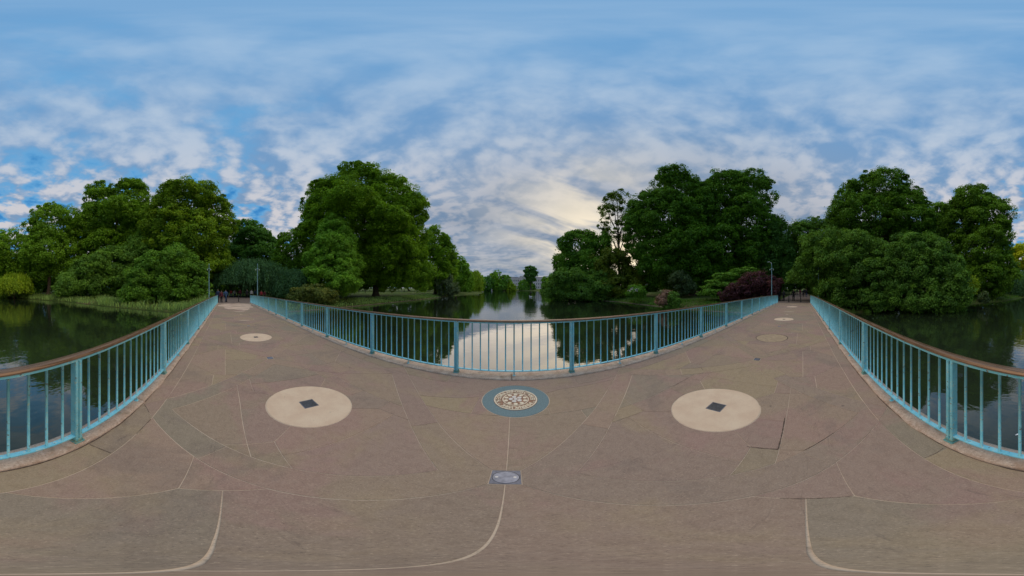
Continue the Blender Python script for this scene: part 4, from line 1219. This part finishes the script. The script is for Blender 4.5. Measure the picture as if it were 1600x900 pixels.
def limb_mesh(name, foot, L, D, thick):
    bm = bmesh.new()
    L = sorted(L, key=lambda l: l[2])
    fx, fy = foot
    g0 = max(gz(fx, fy), WATER_Z) - 0.3
    cz = sum(l[2] for l in L) / len(L); cx = sum(l[0] for l in L) / len(L); cyy = sum(l[1] for l in L) / len(L)
    top = max(l[2] for l in L)
    h = max(1.2, (cz - g0) * 0.75)
    crown_pt = Vector((fx + (cx - fx) * .35, fy + (cyy - fy) * .35, g0 + h))
    P = []; Rd = []
    for i in range(8):
        q = i / 7
        P.append((fx + (crown_pt.x - fx) * q + 0.06 * thick * math.sin(q * 7 + fx), fy + (crown_pt.y - fy) * q, g0 + h * q))
        Rd.append(thick * (1.0 - .45 * q) * (1 + .7 * math.exp(-q * 14)))
    add_tube(bm, P, Rd, 10)
    for l in L:
        for rep in range(2):
            tgt = Vector((l[0] + random.uniform(-.5, .5) * l[3], l[1] + random.uniform(-.5, .5) * l[3], l[2] + random.uniform(-.2, .7) * l[4]))
            st = Vector(P[random.randint(4, 7)])
            if tgt.z < st.z: st = Vector(P[3])
            pts = []; rr = []
            for i in range(7):
                q = i / 6
                p = st.lerp(tgt, q); p.z += math.sin(q * math.pi) * .06 * (tgt - st).length
                p += Vector((random.uniform(-1, 1), random.uniform(-1, 1), random.uniform(-.5, .5))) * .04 * (tgt - st).length * (q > 0)
                pts.append(p); rr.append(max(.03, thick * .42 * (1 - .85 * q)))
            add_tube(bm, pts, rr, 6)
    return bm_mesh(bm, name, True)

def build_trees():
    cats = {'rhododendron_bush': 'shrub', 'silver_bush': 'shrub', 'flowering_bush': 'shrub', 'tamarisk_bush': 'shrub', 'laurel_bush': 'shrub', 'box_bush': 'shrub', 'willow_bush': 'shrub', 'bamboo_clump': 'bamboo'}
    total = 0
    for name, D, kind, colr, foot, L, label in TREES:
        cx = sum(l[0] for l in L) / len(L); cyy = sum(l[1] for l in L) / len(L)
        f = foot or (cx, cyy)
        root = thing(name, label, cats.get(name, 'tree'), (0, 0, 0))
        V, T = crown(kind, D, L)
        F = np.arange(len(V), dtype=np.int32)
        total += len(T)
        obj('foliage' if foot is None else 'crown', np_mesh('crown', V, F, 4, T), LEAF[colr], root)
        span = max(l[2] + l[4] for l in L)
        if foot:
            th = max(.12, min(.85, span * 0.024))
            if name == 'swamp_cypress' and kind == 'open': th = .42
            me = limb_mesh('trunk', f, [tuple(l) for l in L], D, th)
            obj('trunk', me, M['bark'], root)
            if kind == 'open':
                # the bare leader and its side branches, seen against the sky
                bm = bmesh.new()
                lx, ly, lz = L[0][0], L[0][1], max(l[2] + l[4] for l in L) - .6
                add_tube(bm, [(f[0] + (lx - f[0]) * q, f[1] + (ly - f[1]) * q, 4 + (lz - 4) * q) for q in np.linspace(0, 1, 9)], list(np.linspace(.40, .05, 9)), 8)
                for i in range(34):
                    q = RNG.uniform(.42, .97)
                    b0 = Vector((f[0] + (lx - f[0]) * q, f[1] + (ly - f[1]) * q, 4 + (lz - 4) * q))
                    a = RNG.uniform(0, 6.28); ln = RNG.uniform(2.2, 5.0) * (1.15 - .6 * q)
                    e = b0 + Vector((math.cos(a) * ln, math.sin(a) * ln, RNG.uniform(.3, 1.6)))
                    mid = b0.lerp(e, .5) + Vector((0, 0, -.15))
                    add_tube(bm, [b0, mid, e], [.10, .07, .03], 5)
                obj('leader', bm_mesh(bm, 'leader', True), M['bark'], root)
        if kind == 'flower':
            P = np.array([l[:3] for l in L])
            n = 190
            u = unit(n); u[:, 2] = np.abs(u[:, 2])
            p = P[0] + u * np.array([L[0][3], L[0][3], L[0][4]]) * 1.06
            V = leaf_quads(p, u, RNG.uniform(.07, .15, n), .9)
            stuff(obj('blossom', np_mesh('blossom', V, np.arange(len(V)), 4, RNG.random(n)), LEAF['flowers'], root))
    print('leaves', total)
build_trees()

# ------------------------------------------------------------------ reeds and bank grass
def build_reeds():
    def field(name, n, box, smin, smax, hmin, hmax, width, colr, label=None):
        x = RNG.uniform(box[0], box[1], n); y = RNG.uniform(box[2], box[3], n)
        sd = lake_sd(x, y)
        k = (sd > smin) & (sd < smax) & (RNG.random(n) < 0.55 + 0.45 * np.sin(x * .7) * np.sin(y * .9))
        k &= ~((np.abs(y - .99) < 3.4))
        x, y = x[k], y[k]; n = len(x)
        z = ground_z(x, y)
        h = RNG.uniform(hmin, hmax, n) * (0.7 + 0.3 * np.sin(x * .5 + 1) * np.sin(y * .6))
        a = RNG.uniform(0, 6.28, n); lean = RNG.normal(0, .22, (n, 2)) * h[:, None]
        dx, dy = np.cos(a) * width, np.sin(a) * width
        b0 = np.stack([x - dx, y - dy, z - .02], 1); b1 = np.stack([x + dx, y + dy, z - .02], 1)
        m1 = np.stack([x + dx * .8 + lean[:, 0] * .4, y + dy * .8 + lean[:, 1] * .4, z + h * .6], 1)
        m0 = np.stack([x - dx * .8 + lean[:, 0] * .4, y - dy * .8 + lean[:, 1] * .4, z + h * .6], 1)
        tp = np.stack([x + lean[:, 0] * 1.3, y + lean[:, 1] * 1.3, z + h], 1)
        V = np.stack([b0, b1, m1, m0, m0, m1, tp, tp - (m1 - m0) * .1], 1).reshape(-1, 3)
        T = np.repeat(np.clip(RNG.normal(.5, .22, n), 0, 1), 2)
        stuff(obj(name, np_mesh(name, V, np.arange(len(V)), 4, T), LEAF[colr]))
    field('bank_reeds', 46000, (-60, -18, -62, -3.0), 0.05, 9, .5, 1.35, .05, 'reed')
    field('bank_grass', 30000, (-46, -24, 5, 75), 0.15, 7, .25, .75, .05, 'reed')
    field('bank_grass', 26000, (19, 42, 5, 62), 0.1, 8, .25, .8, .05, 'midr')
    field('bank_reeds', 9000, (20, 40, -60, -4), 0.05, 6, .4, 1.1, .05, 'midr')
build_reeds()

# ------------------------------------------------------------------ palace at the head of the lake
def build_palace():
    Y = 425.0
    t = thing('palace', 'long pale stone palace front with rows of windows at the far end of the lake', 'palace', (30, Y, 0))
    m_wall = plain('pale_portland_stone', (0.62, 0.54, 0.52), 0.85, vary=.12, scale=.3)
    m_roof = plain('dark_slate_roof', (0.10, 0.10, 0.13), 0.7)
    m_win = plain('dark_window_glass', (0.03, 0.035, 0.05), 0.15)
    g = -0.4 
    def B(nm, x0, x1, y0, y1, z0, z1, m, p=t):
        return obj(nm, box_mesh(nm, x0, x1, y0 - Y, y1 - Y, z0, z1), m, p)
    blocks = [(-60, -32, 3), (-32, 12, 0), (12, 30, 3.0), (30, 70, 0), (70, 92, 3)]
    win = box_mesh('window', -.9, .9, -.12, .12, -1.5, 1.5); win.materials.append(m_win)
    frm = box_mesh('window_surround', -1.25, 1.25, -.05, .05, -1.9, 1.9); frm.materials.append(m_wall)
    for x0, x1, pr in blocks:
        x0 -= 30; x1 -= 30
        H_ = 25.5 if pr else 23.3
        B('wall', x0 + .01, x1 - .01, Y - pr, Y + 22, g, H_, m_wall)
        B('cornice', x0 - .4, x1 + .4, Y - pr - .9, Y + 22.5, H_ + .005, H_ + 1.1, m_wall)
        B('parapet', x0 + .3, x1 - .3, Y - pr - .2, Y + 21.5, H_ + 1.105, H_ + 2.6, m_wall)
        B('string_course', x0 - .1, x1 + .1, Y - pr - .5, Y - pr - .01, 6.6, 7.3, m_wall)
        B('roof', x0 + 2, x1 - 2, Y + 3, Y + 19, H_ + 2.605, H_ + 4.2, m_roof)
        n = int((x1 - x0) / 4.6)
        for i in range(n):
            xx = x0 + (x1 - x0) * (i + .5) / n
            for zz in (3.4, 11.2, 18.6):
                w = obj('window', win, None, t, (xx, -pr - .15, zz))
            if pr and i < n:
                bm = bmesh.new(); add_lathe(bm, [(.62, 7.31), (.55, 8), (.5, 22.5), (.66, 23.6)], 8, (x0 + (x1 - x0) * i / n + (.8 if i == 0 else 0), -pr - .75, 0))
                obj('column', bm_mesh(bm, 'column'), m_wall, t)
        if pr:
            bm = bmesh.new()
            v = [bm.verts.new(p) for p in ((x0, -pr - .6, H_ + 1.11), (x1, -pr - .6, H_ + 1.11), ((x0 + x1) / 2, -pr - .6, H_ + 5.2), (x0, 4, H_ + 1.11), (x1, 4, H_ + 1.11), ((x0 + x1) / 2, 4, H_ + 5.2))]
            for q in ((0, 1, 2), (3, 5, 4), (0, 2, 5, 3), (1, 4, 5, 2)): bm.faces.new([v[k] for k in q])
            obj('pediment', bm_mesh(bm, 'pediment'), m_wall, t)
build_palace()

def build_fountain():
    p = (-26.5, 215)
    t = thing('fountain', 'pale fountain jet rising from the far end of the lake before dark trees', 'fountain', (p[0], p[1], WATER_Z))
    m = plain('white_spray', (0.34, 0.38, 0.40), 0.6)
    n = 500
    q = RNG.random(n) ** .7; a = RNG.uniform(0, 6.28, n); r = (1 - q) * .8 * RNG.random(n) + .08
    P = np.stack([np.cos(a) * r, np.sin(a) * r, q * 3.2], 1)
    V = leaf_quads(P, unit(n), np.full(n, .11), .8)
    stuff(obj('spray', np_mesh('spray', V, np.arange(len(V)), 4), m, t))
    bm = bmesh.new(); add_lathe(bm, [(.7, -.6), (.6, .12), (.2, .3), (.1, .5)], 12)
    obj('nozzle', bm_mesh(bm, 'nozzle'), M['concrete'], t)
build_fountain()

def build_swan():
    t = thing('swan', 'white swan swimming on the lake toward the palace', 'swan', (6.2, 68.8, WATER_Z))
    m = plain('white_feathers', (0.82, 0.82, 0.80), 0.7, vary=.05)
    bm = bmesh.new()
    add_tube(bm, [(-.62, 0, .24), (-.45, 0, .20), (-.2, 0, .17), (.1, 0, .16), (.34, 0, .17), (.46, 0, .24), (.50, 0, .42), (.46, 0, .62), (.47, 0, .76), (.55, 0, .80), (.62, 0, .78)],
             [.03, .14, .22, .24, .19, .10, .055, .045, .045, .055, .035], 12)
    obj('body', bm_mesh(bm, 'body', True), m, t)
    for s in (-1, 1):
        bm = bmesh.new(); add_tube(bm, [(.22, s * .17, .24), (-.1, s * .22, .30), (-.4, s * .15, .34), (-.66, s * .05, .33)], [.05, .12, .10, .02], 8)
        obj('wing', bm_mesh(bm, 'wing', True), m, t)
    bm = bmesh.new(); add_tube(bm, [(.615, 0, .78), (.66, 0, .765), (.71, 0, .75)], [.032, .022, .008], 8)
    obj('beak', bm_mesh(bm, 'beak', True), plain('orange_beak', (.6, .2, .03), .5), t)
    t.rotation_euler = (0, 0, R(160))
build_swan()

def build_feather():
    bm = bmesh.new()
    rows = []
    for i in range(9):
        q = i / 8; w = .022 * math.sin(math.pi * min(1, q * .9 + .06)) + .002
        rows.append([bm.verts.new((q * .13, s * w, .006 + .012 * (q - .5) ** 2 + (.004 if s == 0 else 0))) for s in (-1, 0, 1)])
    for a, b in zip(rows, rows[1:]):
        bm.faces.new((a[0], b[0], b[1], a[1])); bm.faces.new((a[1], b[1], b[2], a[2]))
    o = obj('feather', bm_mesh(bm, 'feather'), plain('feather_white', (.85, .85, .83), .7), None, (1.27, -3.2, WATER_Z + .004))
    o.rotation_euler = (0, 0, 1.0)
    tag(o, 'small white feather floating on the dark water behind the rear railing', 'feather')
build_feather()

# ------------------------------------------------------------------ lamps, bollards, park fence
def build_lamps():
    labs = ['slim pale blue lamp column outside the rear railing at the left bridge end', 'slim pale blue lamp column outside the palace side railing at the left bridge end',
            'slim pale blue lamp column rising from the purple maple at the right bridge end', 'slim pale blue lamp column half hidden in the bushy tree at the right bridge end']
    bm = bmesh.new(); add_lathe(bm, [(.11, 0), (.11, .5), (.085, .62), (.075, .7), (.055, 4.3), (.05, 5.5), (.065, 5.52), (.065, 5.58), (.03, 5.66)], 12)
    col = bm_mesh(bm, 'column', True); col.materials.append(M['lamp_paint'])
    bm = bmesh.new(); add_tube(bm, [(-.26, 0, 4.86), (-.14, 0, 4.90), (0, 0, 4.92), (.14, 0, 4.90), (.26, 0, 4.86)], [.022] * 5, 8); add_lathe(bm, [(.075, 4.82), (.085, 4.9), (.075, 4.98)], 12)
    arm = bm_mesh(bm, 'bracket', True); arm.materials.append(M['lamp_paint'])
    bm = bmesh.new(); add_lathe(bm, [(.035, 4.66), (.06, 4.74), (.06, 4.80), (.03, 4.86)], 10)
    lan = bm_mesh(bm, 'lantern', True); lan.materials.append(M['lamp_glass'])
    bm = bmesh.new(); add_tube(bm, [(0, 0, 5.56), (.1, 0, 5.82), (.35, 0, 5.95), (.62, 0, 5.93)], [.03, .028, .025, .05], 8)
    head = bm_mesh(bm, 'lamp_head', True); head.materials.append(M['lamp_glass'])
    for (x, y), lab in zip(((-26.9, -2.5), (-26.6, 4.6), (26.6, 4.45), (26.9, -2.4)), labs):
        t = thing('lamp_column', lab, 'lamp post', (x, y, gz(x, y) if abs(y - 1) > 3.2 else -.4), 'lamp columns at the bridge ends')
        obj('column', col, None, t); obj('bracket', arm, None, t)
        for s in (-1, 1):
            obj('lantern', lan, None, t, (s * .25, 0, 0))
        if x > 0 and y > 0: obj('lamp_head', head, None, t)
        t.rotation_euler = (0, 0, R(90))
build_lamps()

def build_bollards():
    bm = bmesh.new(); add_lathe(bm, [(.085, 0), (.085, .12), (.06, .16), (.055, .82), (.075, .85), (.075, .90), (.05, .96), (.02, .99)], 12)
    me = bm_mesh(bm, 'bollard', True); me.materials.append(M['black'])
    for (x, y), lab in zip(((-27.6, 1.9), (-27.0, .1), (26.3, 1.9), (26.4, .2)), ('black iron bollard in the middle of the left path end', 'black iron bollard beside the couple at the left bridge end',
            'black iron bollard on the railing side of the right path end, near the leaning people', 'black iron bollard in the middle of the right path end')):
        tag(obj('bollard', me, None, None, (x, y, -.40)), lab, 'bollard', 'bollards across the bridge ends')
build_bollards()

def build_fence():
    t = thing('park_fence', 'low black hooped park fence along the left edge of the right path', 'fence', (0, 0, 0))
    pts = [(26.6, 4.9), (30, 4.7), (36, 4.4), (46, 4.1), (60, 3.9)]
    dense = []
    for (ax, ay), (bx, by) in zip(pts, pts[1:]):
        k = int(math.hypot(bx - ax, by - ay) / .8)
        dense += [(ax + (bx - ax) * q / k, ay + (by - ay) * q / k) for q in range(k)]
    bm = bmesh.new(); add_tube(bm, [(0, 0, 0), (0, 0, .95)], [.022, .02], 6); add_lathe(bm, [(.03, .94), (.03, .98), (.01, 1.01)], 6)
    post = bm_mesh(bm, 'fence_post'); post.materials.append(M['black'])
    for x, y in dense: obj('fence_post', post, None, t, (x, y, gz(x, y)))
    for h in (.35, .88):
        bm = bmesh.new(); add_tube(bm, [(x, y, gz(x, y) + h) for x, y in dense], [.018] * len(dense), 6)
        obj('fence_rail', bm_mesh(bm, 'fence_rail'), M['black'], t)
build_fence()

# ------------------------------------------------------------------ people
def body_mesh(pose):
    """one continuous skinned figure 1.75 m tall facing +X"""
    J = {}; E = []; Rad = {}
    def v(n, x, y, z, r): J[n] = (x, y, z); Rad[n] = r
    def e(*ns): E.extend(zip(ns, ns[1:]))
    st = .26 if pose == 'walk' else .0
    v('pelvis', 0, 0, .95, (.135, .165)); v('waist', .01, 0, 1.10, (.115, .145)); v('chest', .0, 0, 1.30, (.13, .18)); v('neck0', -.01, 0, 1.46, (.075, .085)); v('neck', .0, 0, 1.53, (.052, .055))
    v('head', .012, 0, 1.62, (.088, .076)); v('crown', .005, 0, 1.71, (.072, .062)); v('nose', .112, 0, 1.625, (.012, .012))
    e('pelvis', 'waist', 'chest', 'neck0', 'neck', 'head', 'crown'); e('head', 'nose')
    for s, L in ((1, 'l'), (-1, 'r')):
        f = s * st
        v('hip' + L, .0, s * .095, .90, (.098, .098)); v('knee' + L, f * .75 + .02, s * .095, .50, (.062, .062)); v('ank' + L, f * (1.25 if f > 0 else 1.5), s * .095, .10 + (.06 if f < 0 else 0), (.042, .042))
        v('toe' + L, f * (1.25 if f > 0 else 1.5) + .19, s * .11, .035 + (.01 if f < 0 else 0), (.035, .045))
        e('pelvis', 'hip' + L, 'knee' + L, 'ank' + L, 'toe' + L)
        sw = -f * .8
        v('sho' + L, -.01, s * .205, 1.40, (.066, .062)); v('elb' + L, sw * .5 - .03, s * .265, 1.13, (.046, .046)); v('wri' + L, sw + .06, s * .275, .90, (.032, .034))
        v('palm' + L, sw + .075, s * .275, .835, (.018, .040))
        e('chest', 'sho' + L, 'elb' + L, 'wri' + L, 'palm' + L)
        for k, (dx, ln) in enumerate(((.032, .062), (.011, .075), (-.011, .070), (-.032, .054))):
            v('f%d%s' % (k, L), sw + .078 + dx, s * .276, .800, (.009, .009)); v('t%d%s' % (k, L), sw + .088 + dx, s * .268, .800 - ln, (.007, .007))
            e('palm' + L, 'f%d%s' % (k, L), 't%d%s' % (k, L))
        v('th' + L, sw + .12, s * .262, .83, (.010, .010)); v('tt' + L, sw + .135, s * .258, .79, (.008, .008)); e('wri' + L, 'th' + L, 'tt' + L)
    names = list(J); ix = {n: i for i, n in enumerate(names)}
    me = bpy.data.meshes.new('figure')
    me.from_pydata([J[n] for n in names], [(ix[a], ix[b]) for a, b in E], [])
    o = bpy.data.objects.new('figure', me); COL.objects.link(o)
    o.modifiers.new('skin', 'SKIN')
    if not me.skin_vertices: me.skin_vertices.new()
    sv = me.skin_vertices[0].data
    for n in names:
        sv[ix[n]].radius = Rad[n]
    sv[ix['pelvis']].use_root = True
    sub = o.modifiers.new('sub', 'SUBSURF'); sub.levels = 1; sub.render_levels = 1
    bpy.context.view_layer.update()
    res = bpy.data.meshes.new_from_object(o.evaluated_get(bpy.context.evaluated_depsgraph_get()))
    bpy.data.objects.remove(o); bpy.data.meshes.remove(me)
    for p in res.polygons: p.use_smooth = True
    res.name = 'body'
    return res

def cloth_from(body, name, test, grow):
    bm = bmesh.new(); bm.from_mesh(body); bm.normal_update()
    nrm = {v.index: v.normal.copy() for v in bm.verts}
    bmesh.ops.delete(bm, geom=[f for f in bm.faces if not test(f.calc_center_median())], context='FACES')
    for v in bm.verts: v.co += v.normal * grow
    return bm_mesh(bm, name, True)

def build_people():
    skin = plain('skin', (.45, .28, .20), .6)
    fab = {}
    def fabric(c):
        if c not in fab: fab[c] = plain('cloth', c, .9, vary=.25, scale=8)
        return fab[c]
    kit = {}
    for pose in ('stand', 'walk'):
        b = body_mesh(pose)
        arm = lambda c: abs(c.y) > .19
        parts = dict(body=b,
            jacket=cloth_from(b, 'jacket', lambda c: (.86 < c.z < 1.49) and not (arm(c) and c.z < .89), .022),
            trousers=cloth_from(b, 'trousers', lambda c: .09 < c.z < .98 and not (arm(c) and c.z < 1.05 and abs(c.y) > .215), .014),
            shoe=cloth_from(b, 'shoe', lambda c: c.z < .115 and c.y > 0, .012), shoe2=cloth_from(b, 'shoe', lambda c: c.z < .115 and c.y < 0, .012),
            hair=cloth_from(b, 'hair', lambda c: c.z > 1.60 and (c.x < .045 or c.z > 1.70), .014))
        kit[pose] = parts
    navy, blk, red, grey, jean, dark, white, maroon, tan = (.02, .035, .09), (.012, .012, .015), (.35, .03, .04), (.12, .12, .13), (.04, .07, .14), (.03, .028, .03), (.6, .58, .55), (.12, .02, .035), (.3, .2, .12)
    blue = (.06, .12, .24)
    Lg, Rg, Wg = 'people gathered at the left bridge end', 'people at the right bridge end', 'people on the lawn left of the lake'
    ppl = [  # x, y, facing degrees, pose, height scale, jacket, trousers, hair, label, group
        (-26.3, -1.15, -20, 'stand', 1.07, navy, blk, dark, 'tall person in a navy jacket against the left end of the rear railing', Lg),
        (-26.2, -.68, 30, 'stand', .97, maroon, blk, dark, 'person in a maroon top between the navy jacket and the blue jacket', Lg),
        (-26.6, -.05, 160, 'walk', 1.03, blue, jean, grey, 'person in a blue jacket and jeans right beside the left bollard', Lg),
        (-40.5, 1.1, 200, 'walk', 1.0, red, jean, dark, 'person in a red top under the teal willow', Lg),
        (-41.5, 1.9, 20, 'stand', 1.0, white, jean, dark, 'person in a white top next to the red top under the willow', Lg),
        (-42.0, 2.7, 190, 'stand', 1.0, blk, blk, dark, 'person in black left of the middle bollard under the willow', Lg),
        (-39.0, 3.0, 170, 'walk', 1.02, maroon, blk, dark, 'person in dark maroon walking away under the willow', Lg),
        (-41.0, 4.0, 90, 'stand', 1.0, grey, blk, dark, 'person in grey under the willow behind the middle bollard', Lg),
        (-37.5, 4.3, 10, 'walk', 1.0, dark, blk, dark, 'person in dark clothes walking towards the bridge under the willow', Lg),
        (-38.0, 5.3, 0, 'stand', 1.0, white, blk, tan, 'fair haired person in a pale top near the left railing end under the willow', Lg),
        (-39.0, 6.2, 0, 'stand', 1.0, navy, blk, dark, 'person in navy under the willow next to the palace side lamp column', Lg),
        (-36.0, 7.0, 0, 'stand', .98, red, blk, dark, 'person in red behind the palace side railing by the left lamp column', Lg),
        (-37.0, 7.9, 30, 'stand', .98, maroon, blk, dark, 'rightmost person of the group behind the left railing, in maroon', Lg),
        (-43.0, .4, 10, 'stand', 1.02, dark, blk, dark, 'person in dark grey just beyond the blue jacket under the willow', Lg),
        (-43.5, 3.4, 200, 'stand', 1.0, navy, blk, dark, 'person in navy deep under the middle of the willow', Lg),
        (-40.0, 5.0, 250, 'stand', .96, blk, blk, dark, 'small person in black behind the pale top under the willow', Lg),
        (-44.5, 2.2, 30, 'walk', 1.0, maroon, jean, dark, 'farthest person in maroon under the middle of the willow', Lg),
        (28.8, 3.6, 200, 'stand', 1.0, blk, blk, dark, 'person in black standing against the right end of the railing', Rg),
        (29.0, 2.9, 150, 'stand', 1.0, dark, blk, dark, 'person in dark grey beside the one against the right railing end', Rg),
        (29.0, 1.35, 180, 'stand', 1.05, blk, blk, dark, 'tall person in black between the two bollards at the right path end', Rg),
        (44.5, .45, 0, 'walk', 1.0, maroon, blk, dark, 'person walking away on the right path beyond the middle bollard', Rg),
        (41.5, -.30, 0, 'walk', 1.0, blk, blk, dark, 'left one of two people in black walking side by side on the right path', Rg),
        (41.5, -.95, 0, 'walk', 1.02, blk, jean, dark, 'right one of two people walking side by side on the right path', Rg),
        (58, 1.6, 180, 'walk', 1.0, dark, blk, dark, 'person far down the right path under the overhanging branches', Rg),
        (66, -.8, 180, 'walk', 1.0, grey, blk, dark, 'farthest small person at the bright end of the right path', Rg),
        (-57.0, 49.3, 60, 'stand', .9, blk, blk, dark, 'shorter of the pair of dark figures on the lawn, left one', Wg),
        (-56.6, 50.0, 60, 'stand', 1.05, dark, blk, dark, 'taller of the pair of dark figures on the lawn, right one', Wg),
        (-57.5, 54.5, 10, 'stand', 1.1, blk, blk, dark, 'single dark figure on the lawn just left of the huge plane trunk', Wg),
        (-61.5, 87.5, 10, 'walk', 1.0, blk, white, dark, 'left one of two distant figures on the lawn between the plane trunks', Wg),
        (-60.2, 88.2, 10, 'walk', 1.0, dark, blk, dark, 'right one of two distant figures on the lawn between the plane trunks', Wg)]
    for x, y, rz, pose, s, j, tr, h, lab, grp in ppl:
        z = gz(x, y) + .005
        if abs(y - .99) < 3 and abs(x) < 90: z = -.388
        t = thing('person', lab, 'person', (x, y, z), grp)
        t.rotation_euler = (0, 0, R(rz)); t.scale = (s, s, s)
        for nm, c in (('body', None), ('jacket', j), ('trousers', tr), ('shoe', blk), ('shoe2', blk), ('hair', h)):
            o = obj('shoe' if nm == 'shoe2' else nm, kit[pose][nm], None, t)
            if not kit[pose][nm].materials: kit[pose][nm].materials.append(skin)
            o.material_slots[0].link = 'OBJECT'
            o.material_slots[0].material = skin if c is None else fabric(c)
build_people()
